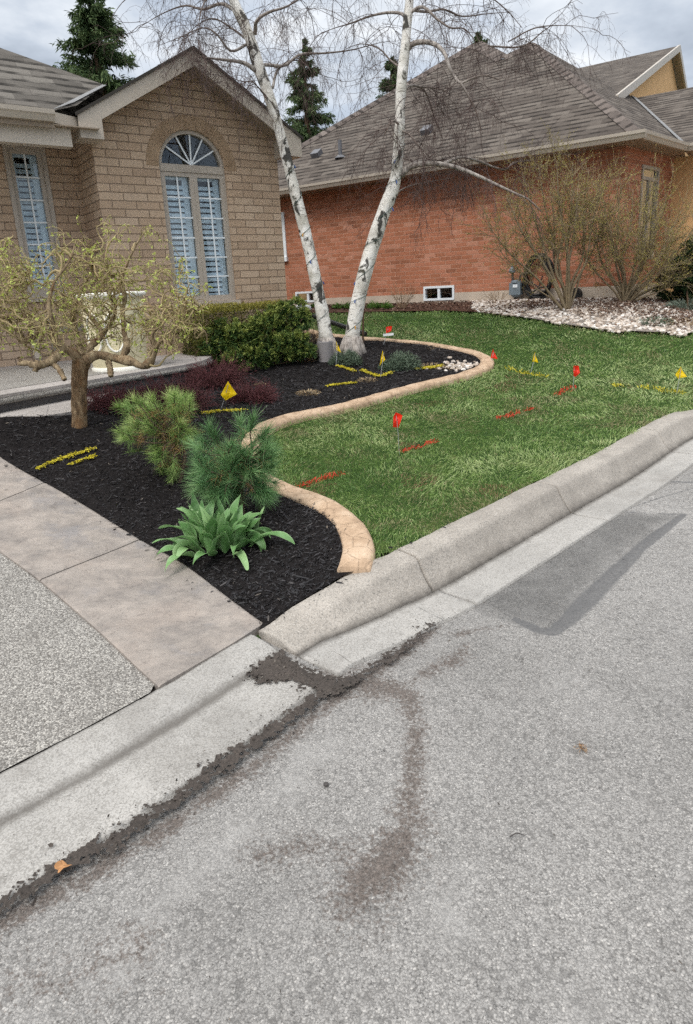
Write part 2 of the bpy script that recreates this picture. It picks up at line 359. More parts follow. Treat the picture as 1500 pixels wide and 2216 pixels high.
def asphalt(name='asphalt'):
    m = Mat(name); wv = m.mix(.012, m.co, m.noise(40, 3)); st = m.vor(170, vec=wv); cell = m.vor(170, vec=wv, out='Color'); gr = m.new('ShaderNodeSeparateColor'); m.t.links.new(cell, gr.inputs[0]); g = gr.outputs[0]
    st2 = m.vor(70); big = m.noise(.8, 7, .62); fine = m.noise(260, 2); mid = m.noise(24, 6, .7)
    stone = m.ramp(g, (0, (.25, .244, .237)), (.3, (.30, .293, .285)), (.8, (.35, .342, .332)), (.95, (.41, .40, .387)), (1, (.50, .485, .465)))
    pits = m.noise(105, 4, .72); gap = m.ramp(m.math('ADD', st, m.math('MULTIPLY', mid, .62)), (.78, 0), (1.02, 1))
    col = m.mix(m.math('MULTIPLY', gap, .6), stone, (.13, .126, .122))
    col = m.mix(m.ramp(pits, (.34, .85), (.42, 0)), col, (.075, .073, .072))
    col = m.mix(m.ramp(m.math('ADD', st2, m.math('MULTIPLY', m.noise(9, 5, .7), .5)), (.90, 0), (1.06, .5)), col, (.12, .117, .114))
    col = m.mix(m.ramp(m.noise(13, 6, .75, m.map((1, 1, 1), (4, 9, 0))), (.52, 0), (.72, .35)), col, (.19, .184, .178))
    col = m.mix(1, col, m.ramp(big, (.28, (.76, .745, .725)), (.5, (.97, .95, .925)), (.72, (1.2, 1.175, 1.145))), 'MULTIPLY')
    col = m.mix(m.ramp(m.noise(2.3, 7, .7, m.map((1, 1, 1), (2, 2, 0))), (.52, 0), (.75, .35)), col, (.36, .345, .33))
    pt = m.attr('patch'); dt = m.attr('dirt'); du = m.attr('dust'); sl = m.attr('seal')
    br = m.math('SUBTRACT', m.noise(7, 6, .7), .5)
    patch = m.ramp(m.math('ADD', pt, m.math('MULTIPLY', br, .7)), (.36, 0), (.78, 1))
    pcol = m.mix(m.ramp(m.noise(150, 3), (.4, 0), (.66, 1)), (.045, .044, .043), (.17, .165, .158))
    pcol = m.mix(m.ramp(m.noise(5, 6, .7), (.48, 0), (.72, .55)), pcol, (.23, .222, .212))
    col = m.mix(m.math('MULTIPLY', patch, .7), col, pcol)
    seal = m.ramp(m.math('ADD', sl, m.math('MULTIPLY', br, .35)), (.42, 0), (.60, 1))
    col = m.mix(m.math('MULTIPLY', seal, .8), col, m.ramp(m.noise(60, 3), (.3, (.075, .075, .077)), (.7, (.12, .118, .118))))
    dust = m.ramp(m.math('ADD', du, m.math('MULTIPLY', br, .9)), (.35, 0), (.8, 1))
    col = m.mix(m.math('MULTIPLY', dust, .8), col, m.ramp(m.noise(40, 4), (.35, (.31, .297, .282)), (.65, (.44, .425, .405))))
    dirt = m.ramp(m.math('ADD', dt, m.math('ADD', m.math('MULTIPLY', m.math('SUBTRACT', m.noise(11, 6, .7), .5), 1.3), m.math('MULTIPLY', m.math('SUBTRACT', m.noise(75, 3, .7), .5), 1.8))), (.40, 0), (.78, 1))
    col = m.mix(m.math('MULTIPLY', dirt, .8), col, m.ramp(m.noise(120, 3), (.35, (.05, .038, .031)), (.7, (.17, .135, .115))))
    h = m.math('SUBTRACT', m.math('MULTIPLY', fine, .3), m.math('MULTIPLY', st, m.math('SUBTRACT', 1, m.math('MULTIPLY', seal, .8))))
    return m.fin(col, .85, m.bump(h, .75, .006), .25)
def concrete(name, lo, hi, speck=.5, rough=.85, pink=0, stain=(.16, .145, .13)):
    m = Mat(name); a = m.noise(2.2, 8, .65); b = m.noise(190, 3); s = m.noise(85, 4, .7)
    col = m.ramp(a, (.3, lo), (.7, hi))
    col = m.mix(m.ramp(s, (.56, 0), (.70, speck)), col, (.10, .095, .09))
    col = m.mix(m.ramp(b, (.55, 0), (.72, speck * .6)), col, (.70, .68, .64))
    col = m.mix(m.ramp(m.noise(1.1, 9, .72, vec=m.map((1, 1, 1), (5, 3, 0))), (.54, 0), (.74, .6)), col, stain)
    pb = m.vor(150); col = m.mix(m.ramp(m.math('ADD', pb, m.math('MULTIPLY', m.noise(6, 6, .7), .7)), (.84, 0), (1.10, .40)), col, (.13, .12, .105))
    col = m.mix(m.ramp(m.noise(24, 7, .75), (.53, 0), (.70, .4)), col, (.17, .155, .14))
    dt = m.attr('rnd')   # grime where the kerb meets the gutter
    col = m.mix(m.ramp(m.math('ADD', dt, m.math('MULTIPLY', m.math('SUBTRACT', m.noise(14, 7, .75), .5), .9)), (.45, 0), (1.0, .75)), col, (.09, .08, .07))
    return m.fin(col, rough, m.bump(m.math('ADD', m.math('MULTIPLY', b, .5), s), .35, .004), .3)
def stamped():
    m = Mat('stamped_concrete'); v = m.map((1, 1.5, 1), rot=(0, 0, math.radians(-35)))
    a = m.noise(5.5, 10, .74, v, .35); p = m.noise(2.4, 8, .7, m.map((1, 1.3, 1), (7, 2, 0)), .3); k = m.noise(19, 9, .78, v, .5)
    col = m.ramp(a, (.30, hexc(116, 110, 106)), (.48, hexc(142, 134, 127)), (.70, hexc(166, 156, 147)))
    col = m.mix(m.ramp(p, (.50, 0), (.66, .4)), col, hexc(162, 148, 137)); col = m.mix(m.ramp(p, (.32, .55), (.45, 0)), col, hexc(122, 121, 124))
    col = m.mix(m.ramp(k, (.55, 0), (.68, .7)), col, hexc(96, 89, 85)); col = m.mix(m.ramp(m.noise(150, 3), (.58, 0), (.72, .5)), col, hexc(66, 60, 56))
    col = m.mix(m.ramp(m.noise(45, 5, .7), (.6, 0), (.74, .45)), col, hexc(188, 178, 168))
    return m.fin(col, .75, m.bump(m.math('ADD', m.math('MULTIPLY', a, .8), m.math('MULTIPLY', k, .8)), .55, .012), .3)
def aggregate(name='exposed_aggregate', dark=1.0):
    m = Mat(name); d = m.vor(135); c = m.new('ShaderNodeSeparateColor'); m.t.links.new(m.vor(135, out='Color'), c.inputs[0])
    st = m.ramp(c.outputs[0], (0, (.18, .168, .15)), (.3, (.29, .273, .25)), (.65, (.39, .368, .337)), (1, (.56, .53, .48)))
    col = m.mix(m.ramp(d, (.46, 0), (.78, 1)), st, (.15, .138, .125))
    col = m.mix(m.ramp(m.noise(3, 7, .7), (.52, 0), (.74, .45)), col, (.16, .145, .13)); col = m.mix(1, col, (dark,) * 3, 'MULTIPLY')
    return m.fin(col, .75, m.bump(m.math('MULTIPLY', d, -1), .9, .008), .35)
def bricks(name, w, h, cols, mortar, msize=.012, bumpd=.012, var=1.0, dirt=.3):
    m = Mat(name); t = m.new('ShaderNodeTexBrick'); m.t.links.new(m.uv, t.inputs['Vector'])
    t.offset = .5; t.inputs['Scale'].default_value = 1; t.inputs['Mortar Size'].default_value = msize; t.inputs['Brick Width'].default_value = w; t.inputs['Row Height'].default_value = h
    t.inputs['Color1'].default_value = (0, 0, 0, 1); t.inputs['Color2'].default_value = (1, 1, 1, 1); t.inputs['Mortar'].default_value = (.5, .5, .5, 1); t.inputs['Mortar Smooth'].default_value = .25
    n = m.noise(14, 5, .65, m.uv); f = m.math('ADD', m.math('MULTIPLY', t.outputs['Color'], .75), m.math('MULTIPLY', n, .3))
    col = m.ramp(f, *[(i / (len(cols) - 1), c) for i, c in enumerate(cols)])
    col = m.mix(m.ramp(m.noise(70, 3, .6, m.uv), (.5, 0), (.75, .4)), col, tuple(c * .55 for c in cols[0]))
    mcol = m.mix(m.noise(9, 3, .6, m.uv), mortar, tuple(c * 1.5 for c in mortar))
    col = m.mix(t.outputs['Fac'], col, mcol)
    col = m.mix(m.ramp(m.noise(.8, 6, .65, m.uv), (.45, 0), (.75, dirt)), col, tuple(c * .55 for c in cols[1]))
    hgt = m.math('ADD', m.math('MULTIPLY', t.outputs['Fac'], -1), m.math('MULTIPLY', m.noise(60, 4, .6, m.uv), .35))
    return m.fin(col, .9, m.bump(hgt, .9, bumpd), .2)
def shingles(name, cols, w=.32, h=.145):
    m = Mat(name); t = m.new('ShaderNodeTexBrick'); m.t.links.new(m.uv, t.inputs['Vector'])
    t.offset = .37; t.offset_frequency = 2; t.inputs['Scale'].default_value = 1; t.inputs['Mortar Size'].default_value = .004; t.inputs['Brick Width'].default_value = w; t.inputs['Row Height'].default_value = h
    t.inputs['Color1'].default_value = (0, 0, 0, 1); t.inputs['Color2'].default_value = (1, 1, 1, 1); t.inputs['Mortar'].default_value = (.2, .2, .2, 1)
    sp = m.new('ShaderNodeSeparateXYZ'); m.t.links.new(m.uv, sp.inputs[0])
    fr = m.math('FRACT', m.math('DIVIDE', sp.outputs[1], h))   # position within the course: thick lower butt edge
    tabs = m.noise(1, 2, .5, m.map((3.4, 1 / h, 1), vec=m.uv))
    lip_shadow = m.math('MULTIPLY', m.ramp(fr, (.0, 1), (.30, .95), (.42, 0)), m.ramp(tabs, (.40, .08), (.55, 1)))
    f = m.math('ADD', m.math('MULTIPLY', t.outputs['Color'], .55), m.math('MULTIPLY', m.noise(5, 5, .7, m.uv), .45))
    col = m.ramp(f, *[(.15 + .7 * i / (len(cols) - 1), c) for i, c in enumerate(cols)])
    col = m.mix(m.ramp(m.noise(160, 2, .5, m.uv), (.42, 0), (.7, .55)), col, tuple(c * .5 for c in cols[0]))
    col = m.mix(m.math('MULTIPLY', lip_shadow, .92), col, tuple(c * .26 for c in cols[0]))  # shadow line at the lower edge of each course, painted into the colour
    hgt = m.math('SUBTRACT', m.math('ADD', m.math('MULTIPLY', fr, -.8), m.math('MULTIPLY', m.noise(160, 2, .5, m.uv), .3)), lip_shadow)
    return m.fin(col, .95, m.bump(hgt, .8, .012), .15)
def glass():
    m = Mat('window_glass'); m.fin((.02, .025, .03), .03, None, .9)
    tr = m.new('ShaderNodeBsdfTransparent'); tr.inputs[0].default_value = (.93, .95, .96, 1)
    gl = m.new('ShaderNodeBsdfGlossy'); gl.inputs['Roughness'].default_value = .02; gl.inputs[0].default_value = (.9, .92, .94, 1)
    fr = m.new('ShaderNodeFresnel'); fr.inputs[0].default_value = 1.55; mxs = m.new('ShaderNodeMixShader')
    ge = m.new('ShaderNodeNewGeometry'); m.put(mxs.inputs[0], m.math('MULTIPLY', m.math('ADD', m.math('MULTIPLY', fr.outputs[0], 1.4), .06, True), m.math('SUBTRACT', 1, ge.outputs['Backfacing'])))
    m.t.links.new(tr.outputs[0], mxs.inputs[1]); m.t.links.new(gl.outputs[0], mxs.inputs[2]); m.t.links.new(mxs.outputs[0], m.t.nodes['Material Output'].inputs[0])
    return m.m
M_ASPH = asphalt(); M_KERB = concrete('kerb_concrete', (.285, .255, .222), (.425, .385, .338), .9)
M_GUT = concrete('gutter_concrete', (.31, .296, .276), (.42, .40, .372), .6)
M_STAMP = stamped(); M_AGG = aggregate(); M_GLASS = glass()
M_SOIL = plain('dark_soil', (.014, .012, .012), .95, .1, .4, 30, .8)
M_JOINT = plain('joint_dirt', (.05, .042, .036), .95, .1, .4, 60, .6)
M_TANB = bricks('tan_brick', .300, .0955, [hexc(164, 141, 120), hexc(180, 156, 133), hexc(188, 165, 142), hexc(196, 174, 152)], hexc(122, 105, 90), .0062, .010)
M_REDB = bricks('red_brick', .215, .0745, [hexc(110, 76, 62), hexc(162, 106, 80), hexc(172, 112, 85), hexc(180, 120, 95), hexc(192, 146, 124)], hexc(168, 128, 108), .0065, .006)
M_SHING = shingles('grey_brown_shingle', [hexc(84, 80, 75), hexc(110, 105, 99), hexc(128, 123, 116)])
M_SHING2 = shingles('brown_shingle', [hexc(76, 69, 64), hexc(102, 94, 87), hexc(120, 112, 104)])
M_TRIM = plain('beige_trim_paint', hexc(178, 168, 155), .45, .4, .05, 5)
M_TRIM2 = plain('taupe_window_paint', hexc(172, 162, 150), .4, .4, .05, 5)
M_SOFF = plain('soffit_metal', hexc(148, 134, 118), .6, .3, .06, 4)
M_FLASH = plain('valley_flashing', hexc(128, 128, 128), .6, .4, .15, 9)
M_WHITE = plain('white_paint', hexc(226, 232, 236), .4, .4, .03, 8)
M_SHUT = plain('white_shutter', hexc(205, 222, 232), .45, .4, .04, 8)
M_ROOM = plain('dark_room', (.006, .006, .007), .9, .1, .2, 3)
M_FOUND = plain('foundation_concrete', hexc(186, 173, 158), .9, .2, .1, 4, .3)
M_STUCCO = plain('peach_stucco', hexc(214, 172, 124), .9, .2, .06, 6, .4)

# ================================================================== THE GROUND
# kerb and gutter: profiles swept along the back edge of the kerb
KP = spline(kerb_back[:, :2], 420); kz = np.interp(np.linspace(0, 1, 420), np.linspace(0, 1, 420), np.zeros(420))
_kd = np.r_[0, np.cumsum(np.linalg.norm(np.diff(KP, axis=0), axis=1))]
_kh = np.array([p[2] for p in KERB_BACK_PX]); _ks = [ _kd[np.argmin(np.linalg.norm(KP - q[:2], axis=1))] for q in kerb_back]
KH = np.interp(_kd, _ks, _kh)
DROP = spline(np.array([at_road(*p, .035)[:2] for p in ((-900, 2150), (-400, 1890), (0, 1675), (180, 1582), (345, 1491), (450, 1428), (548, 1372))]), 160)
def sweep(path, heights, prof_fn, mat, name, breaks, gap=.011, jit=.0, sides=None):
    """prof_fn(h) -> (offset, height, grime) rows; breaks are joint positions along the path"""
    b = Buf(); T = np.gradient(path, axis=0); T /= np.linalg.norm(T, axis=1)[:, None]; N = np.stack([T[:, 1], -T[:, 0]], 1)
    s = np.r_[0, np.cumsum(np.linalg.norm(np.diff(path, axis=0), axis=1))]; br = [0] + list(breaks) + [s[-1]]
    for a, c in zip(br[:-1], br[1:]):
        a_, c_ = a + gap / 2, c - gap / 2; q = np.r_[a_, a_ + .006, s[(s > a_ + .012) & (s < c_ - .012)], c_ - .006, c_]
        rows = []; gr = []
        for i, t in enumerate(q):
            p = np.array([np.interp(t, s, path[:, k]) for k in (0, 1)]); n = np.array([np.interp(t, s, N[:, k]) for k in (0, 1)]); h = np.interp(t, s, heights)
            pr = np.array(prof_fn(h)); xy = p + n * pr[:, :1]
            w_ = (vnoise(t, 0, 9, 3) - .5) * jit; dz = -.005 if i in (0, len(q) - 1) else 0
            w_ = w_ + (.004 * (vnoise(xy[:, 0], xy[:, 1], 16, 3) - .5) + .003 * (vnoise(xy[:, 0], xy[:, 1], 50, 4) - .5)) * (pr[:, 1] > .02)
            rows.append(np.c_[xy, road(xy[:, 0], xy[:, 1]) + pr[:, 1] + w_ + dz * (pr[:, 1] > -.05)]); gr.append(pr[:, 2])
        R = np.array(rows); n_, k_ = R.shape[:2]; i = np.arange(n_ - 1)[:, None] * k_; j = np.arange(k_ - 1)[None]
        F = np.stack([i + j, i + k_ + j, i + k_ + j + 1, i + j + 1], -1).reshape(-1, 4)
        base = b.n; b.add(R.reshape(-1, 3), F, rnd=np.array(gr).ravel())
        b.f.append(np.array([list(range(base, base + k_))])); b.f.append(np.array([list(range(base + (n_ - 1) * k_, base + n_ * k_))[::-1]])); b.m += [np.array([0])] * 2
    return struct(b.build(name, mat, smooth=True))
KW = .255
def kerb_prof(h):
    f = h / .165
    return [(-.01, -.15, 0), (-.01, h - .008, .35), (.005, h, .2), (.05, h + .001, 0), (.125, h - .002 * f, 0), (.148, h - .009 * f, 0), (.160, h - .026 * f, .05), (.175, h * .68, .12), (.205, h * .38, .3), (KW - .014, h * .10 + .006, .75), (KW, .004, .95), (KW + .004, -.15, .9)]
def gutter_prof(h):
    return [(KW + .006, -.15, .9), (KW + .006, .003, .95), (KW + .04, .001, .45), (KW + .10, .003, .1), (KW + .17, .008, 0), (KW + .235, .012, .15), (KW + .245, .008, .3), (KW + .246, -.15, .3)]
def drop_prof(h):
    return [(-.01, -.15, .2), (-.01, h - .004, .7), (.01, h, .35), (.09, h - .004, .05), (.14, h - .012, .2), (.175, .012, .7), (.195, .001, 1.05), (.215, .004, .8), (.26, .008, .1), (.40, .012, 0), (.485, .013, 0), (.50, .007, .1), (.502, -.15, .2)]
def kpos(px, py, h=.165):
    q = at_road(px, py, h)[:2]; return _kd[np.argmin(np.linalg.norm(KP - q, axis=1))]
KB = [kpos(862, 1187), kpos(1160, 1042), kpos(1386, 927), kpos(1386, 927) + 3.2]
sweep(KP, KH, kerb_prof, M_KERB, 'kerb', KB, jit=.006)
sweep(KP, KH, gutter_prof, M_GUT, 'gutter', [KB[0] + .03, KB[1], KB[2]], .012, .002)
sweep(DROP, np.full(160, .035), drop_prof, M_GUT, 'dropped_kerb', [.35], .006, .003)

# road: one sheet, fine near the camera
def road_attrs(b, o):
    V = np.concatenate(b.v); x, y = V[:, 0], V[:, 1]
    def pl(px, w, wx=None):
        d, t = dist_poly(np.array([at_road(*p)[:2] for p in px]), x, y)
        w = np.interp(t, np.linspace(0, 1, len(w)), w) if isinstance(w, (list, tuple)) else w
        return np.clip(1 - d / w, 0, 1)
    dirt = 0.86 * pl([(700, 1470), (800, 1475), (880, 1500), (905, 1570), (893, 1650), (892, 1730), (885, 1800), (850, 1850), (800, 1890), (770, 1935)], [.16, .24, .17, .10, .085, .085, .09, .15, .22, .2])
    dirt = np.maximum(dirt, .75 * pl([(970, 1440), (1000, 1400)], .08)); dirt = np.maximum(dirt, .6 * pl([(980, 1372), (1090, 1350)], .06))
    dirt = np.maximum(dirt, .7 * pl([(880, 1480), (1000, 1415)], .10)); dirt = np.maximum(dirt, .62 * pl([(560, 1840), (700, 1830), (850, 1850)], .13)); dirt = np.maximum(dirt, .85 * pl([(-60, 2030), (150, 1915), (400, 1760), (560, 1645), (700, 1530), (940, 1360)], .085))
    dirt = np.maximum(dirt, .9 * pl([(1015, 1310), (1120, 1225), (1190, 1160)], .06)); dirt = np.maximum(dirt, .85 * pl([(1290, 1100), (1350, 1068), (1395, 1050)], .10)); dirt = np.maximum(dirt, .5 * pl([(30, 2140), (300, 2060)], .2))
    P = np.array([at_road(*p)[:2] for p in ((1165, 1365), (1225, 1355), (1290, 1270), (1380, 1185), (1480, 1110), (1300, 1105), (1195, 1170), (1080, 1255), (1020, 1310), (1080, 1340))])
    dd, _ = dist_poly(np.r_[P, P[:1]], x, y); ins = inside(P, x, y)
    patch = np.where(ins, .55 + .25 * np.clip(dd / .12, 0, 1), .45 * np.clip(1 - dd / .08, 0, 1))
    seal = pl([(1115, 1338), (1165, 1362), (1195, 1366), (1225, 1345), (1300, 1268), (1390, 1180), (1480, 1112)], [.04, .075, .10, .10, .08, .07, .06, .04]) * 1.0
    seal = np.maximum(seal, .62 * pl([(1230, 1112), (1350, 1106), (1480, 1112)], .05)); seal = np.maximum(seal, .7 * pl([(1380, 1040), (1500, 1042), (1600, 1040)], .06)); seal = np.maximum(seal, .7 * pl([(1340, 1105), (1430, 1075), (1520, 1050)], .03))
    dust = .75 * pl([(1000, 1300), (1100, 1220), (1200, 1140), (1290, 1080), (1390, 1010), (1500, 985), (1700, 985)], [.1, .15, .2, .26, .3, .4]); dust = np.maximum(dust, .55 * pl([(980, 2000), (960, 1930), (1000, 1880)], .28)); dust = np.maximum(dust, .55 * pl([(250, 2050), (430, 1880), (620, 1700), (720, 1600)], .25))
    dust = np.maximum(dust, .5 * pl([(1280, 1215), (1340, 1180)], .12)); dust = dust * np.where(patch > .5, .75, 1)
    for n, a in (('dirt', dirt), ('patch', patch), ('seal', seal), ('dust', dust)):
        at = o.data.attributes.new(n, 'FLOAT', 'POINT'); at.data.foreach_set('value', a.astype(np.float32))
b = Buf(); xs = np.r_[np.arange(-60, -2.5, 2.5), np.arange(-2.5, 5.0, .025), np.arange(5, 60, 2.5)]; ys = np.r_[np.arange(-60, .4, 2.5), np.arange(.4, 6.6, .025), np.arange(6.6, 40, 2.5)]
X, Y = np.meshgrid(xs, ys, indexing='ij'); idx = np.arange(X.size).reshape(X.shape)
Z = np.where(Y > 9, np.minimum(road(X, Y), .2), road(X, Y)); Z = np.where(X > 12, np.minimum(Z, .5), Z)
_dk, _ = dist_poly(KP, X, Y); Z = Z - .007 + .005 * (vnoise(X, Y, .7, 5) - .5)
b.add(np.stack([X, Y, Z], -1), np.stack([idx[:-1, :-1], idx[1:, :-1], idx[1:, 1:], idx[:-1, 1:]], -1).reshape(-1, 4))
o = struct(b.build('road', M_ASPH)); road_attrs(b, o)
b = Buf(); b.add([(-900, -900, -4), (900, -900, -4), (900, 900, -4), (-900, 900, -4)], [(0, 1, 2, 3)]); struct(b.build('far_ground', plain('far_grass', (.05, .08, .03), .95, .1)))

# outlines on the ground
def wpts(pts, h=0): return np.array([gp(*p, h) for p in pts])
STRIP_L = wpts([(345, 1490), (240, 1392), (165, 1325), (85, 1257), (0, 1195), (-110, 1125), (-260, 1050)])
STRIP_R = wpts([(573, 1352), (500, 1300), (400, 1224), (300, 1168), (200, 1106), (95, 1045), (0, 990), (-110, 935), (-250, 880)])
EDGE_PX = [(766, 1240), (773, 1218), (776, 1185), (757, 1142), (712, 1103), (652, 1075), (600, 1057), (562, 1035), (543, 1005), (540, 972), (560, 935), (600, 914), (650, 900), (700, 890), (760, 877), (830, 857), (900, 838), (960, 824), (1010, 811), (1046, 797), (1054, 783), (1036, 769), (990, 757), (920, 746), (850, 739), (790, 735), (720, 728), (660, 716)]
EDGE = spline(wpts(EDGE_PX), 300)
BED = np.vstack([STRIP_R[:, :2], wpts([(-250, 840), (0, 840), (200, 830), (330, 790)])[:, :2], at_y(430, 745, 8.9)[None, :2], at_y(640, 690, 10.6)[None, :2], EDGE[::-1, :2], KP[KH < .14][::-1, :2] if True else 0])
LAWN_FAR = wpts([(2100, 800), (1700, 735), (1600, 726), (1500, 721), (1400, 719), (1300, 714), (1220, 702), (1150, 690), (1090, 682), (1040, 676), (960, 672), (850, 674), (760, 676), (700, 678), (560, 684)])
LAWN = np.vstack([KP[_kd > kpos(800, 1215, .15)][:, :2], LAWN_FAR[:, :2], EDGE[::-1, :2]])
GRAVEL = np.vstack([wpts([(2100, 800), (1700, 735), (1600, 726), (1500, 721), (1400, 719), (1300, 714), (1220, 702), (1150, 690), (1090, 681), (1040, 675)])[:, :2], [BW[:2] + BD * 2.6, BW[:2] + BD * .4, BW[:2] - BD * .5, BW[:2] - BD * .3 + (3, 2.5)], [(12, 11)]])
STEP_FRONT = np.array([at_z(*p, .72) for p in ((-400, 985), (-60, 925), (0, 912), (80, 902), (140, 893), (175, 886))])[:, :2]
STEP_AREA = np.vstack([STEP_FRONT, STEP_FRONT[::-1] + [-.35, .9]])
# base terrain everywhere on the house side
def house_side(x, y):
    d, t = dist_poly(np.vstack([DROP, KP]), x, y); pth = np.vstack([[(-30, -12)], DROP, KP, [(30, 7)], [(30, 60)], [(-30, 60)]]); return inside(pth, x, y)
b = sheet(-14, 16, -6, 24, .12, lambda x, y: zt(x, y) - .03 - .2 * (inside(STEP_AREA, x, y) & (dist_poly(STEP_FRONT, x, y)[0] > .06)), house_side)
M_LAWNBASE = Mat('lawn_soil'); M_LAWNBASE = M_LAWNBASE.fin(M_LAWNBASE.ramp(M_LAWNBASE.noise(5, 6, .7), (.3, (.022, .045, .012)), (.55, (.04, .075, .018)), (.75, (.10, .10, .04))), .95, M_LAWNBASE.bump(M_LAWNBASE.noise(60, 4), .8, .02), .1)
struct(b.build('lawn_ground', M_LAWNBASE, smooth=True))
def bed_z(x, y): return zt(x, y) + .008 + .024 * vnoise(x, y, 3, 8) * np.clip(np.minimum(dist_poly(STRIP_R, x, y)[0], dist_poly(KP[:120], x, y)[0]) / .3, 0, 1)
b = sheet(-6, 4, 1, 12, .05, bed_z, lambda x, y: inside(BED, x, y) & ~inside(STEP_AREA, x, y), snap=[STEP_FRONT, STRIP_R, np.vstack([DROP, KP]), BED])
struct(b.build('mulch_bed', M_SOIL, smooth=True))
b = sheet(1, 14, 6, 14, .1, lambda x, y: zt(x, y) + .01, lambda x, y: inside(GRAVEL, x, y), snap=[GRAVEL])
M_GRAVB = plain('gravel_dirt', (.22, .19, .165), .95, .1, .4, 25, .8); struct(b.build('gravel_bed', M_GRAVB, smooth=True))
BARK = np.vstack([wpts([(1180, 690), (1090, 682), (1040, 676), (960, 672), (850, 674), (760, 676), (700, 678), (560, 684)])[:, :2], [BW[:2] + BD * 9, BW[:2] + BD * 1.2]])
b = sheet(-4, 6, 8, 18, .07, lambda x, y: zt(x, y) + .006, lambda x, y: inside(BARK, x, y), snap=[BARK])
struct(b.build('bark_strip', plain('brown_bark_mulch', hexc(78, 56, 46), .95, .1, .5, 22, .9), smooth=True))
# driveway
def off_line(P, d):
    T = np.gradient(np.asarray(P)[:, :2], axis=0); T /= np.linalg.norm(T, axis=1)[:, None]; return np.asarray(P)[:, :2] + np.stack([T[:, 1], -T[:, 0]], 1) * d
DRV = np.vstack([[(-9, -6.5)], DROP[:, :2], STRIP_L[:, :2], [(-6, 6), (-12, 6)]])
b = sheet(-9, 0, -6.5, 6, .05, lambda x, y: np.maximum(zt(x, y), road(x, y) + .02) - .004 - .035 * np.clip(1 - dist_poly(DROP, x, y)[0] / .25, 0, 1) * 0, lambda x, y: inside(DRV, x, y) & (dist_poly(DROP, x, y)[0] > .018) & (dist_poly(STRIP_L, x, y)[0] > .02), snap=[off_line(DROP, -.014), off_line(STRIP_L, .016)])
struct(b.build('driveway', M_AGG, smooth=True))
b = sheet(-9, 0, -6.5, 6, .05, lambda x, y: np.maximum(zt(x, y), road(x, y) + .02) - .02, lambda x, y: inside(DRV, x, y) | (dist_poly(STRIP_L, x, y)[0] < .06))
struct(b.build('joint_bed', M_JOINT, smooth=True))
# stamped border walk: slabs between saw-cut joints
A_ = spline(STRIP_L, 160); R_ = spline(STRIP_R, 160)
def near(P, q): return int(np.argmin(np.linalg.norm(P[:, :2] - q[:2], axis=1)))
ja = [0, near(A_, gp(85, 1257)), near(A_, gp(-105, 1130)), 159]; jr = [0, near(R_, gp(300, 1168)), near(R_, gp(95, 1045)), 159]
for (a0, a1), (r0, r1) in zip(zip(ja[:-1], ja[1:]), zip(jr[:-1], jr[1:])):
    pass
b = Buf()
for k in range(3):
    na = 60; P = spline(A_[ja[k]:ja[k + 1] + 1], na); Q = spline(R_[jr[k]:jr[k + 1] + 1], na)
    u0 = unit(P[1] - P[0]); P[0] += u0 * .005; Q[0] += u0 * .005; P[-1] -= u0 * .005; Q[-1] -= u0 * .005
    ts = np.r_[-.006, 0, .02, np.linspace(.06, .94, 12), .98, 1, 1.006]; G = P[:, None] * (1 - ts)[None, :, None] + Q[:, None] * ts[None, :, None]
    G[:, :, 2] = zt(G[:, :, 0], G[:, :, 1]) + .012; G[:, [0, -1], 2] -= .09; G[:, [1, -2], 2] -= .006
    e = G[[0]].copy(); e[:, :, 2] -= .09; e2 = G[[-1]].copy(); e2[:, :, 2] -= .09; G[[0, -1], :, 2] -= .004; G = np.concatenate([e, G, e2]); n_, m_ = G.shape[:2]
    i = np.arange(n_ - 1)[:, None] * m_; j = np.arange(m_ - 1)[None]; b.add(G, np.stack([i + j, i + j + 1, i + m_ + j + 1, i + m_ + j], -1).reshape(-1, 4))
struct(b.build('border_walk', M_STAMP, smooth=False))
# tan stamped concrete edging between mulch and lawn
def edging():
    m = Mat('tan_edging'); v = m.vor(9, 'DISTANCE_TO_EDGE', m.map((1, 1, .3))); n = m.noise(7, 7, .7); sp = m.noise(140, 3)
    col = m.ramp(n, (.3, hexc(150, 126, 103)), (.5, hexc(182, 156, 130)), (.72, hexc(204, 182, 158)))
    crack = m.ramp(m.math('ADD', v, m.math('MULTIPLY', m.noise(20, 4), .12)), (.05, 1), (.10, 0)); col = m.mix(m.math('MULTIPLY', crack, m.ramp(m.noise(4, 3), (.45, 0), (.6, .4))), col, hexc(120, 96, 76))
    col = m.mix(m.ramp(sp, (.6, 0), (.72, .6)), col, hexc(110, 86, 68))
    return m.fin(col, .85, m.bump(m.math('ADD', m.math('MULTIPLY', crack, -1), m.math('MULTIPLY', n, 1.2)), .6, .01), .2)
M_EDGE = edging()
T = np.gradient(EDGE[:, :2], axis=0); T /= np.linalg.norm(T, axis=1)[:, None]; N = np.stack([-T[:, 1], T[:, 0]], 1)
prof = np.array([(-.088, -.06), (-.088, .014), (-.080, .027), (-.05, .035), (0, .038), (.05, .034), (.078, .022), (.088, .002), (.088, -.06)])
G = np.zeros((len(EDGE), len(prof), 3)); G[:, :, :2] = EDGE[:, None, :2] + N[:, None] * -prof[None, :, :1]
G[:, :, 2] = zt(EDGE[:, 0], EDGE[:, 1])[:, None] + prof[None, :, 1] + .01 * (vnoise(G[:, :, 0], G[:, :, 1], 9, 2) - .5)
b = Buf(); k_ = len(prof); i = np.arange(len(EDGE) - 1)[:, None] * len(prof); j = np.arange(len(prof) - 1)[None]
b.add(G, np.stack([i + j, i + j + 1, i + len(prof) + j + 1, i + len(prof) + j], -1).reshape(-1, 4))
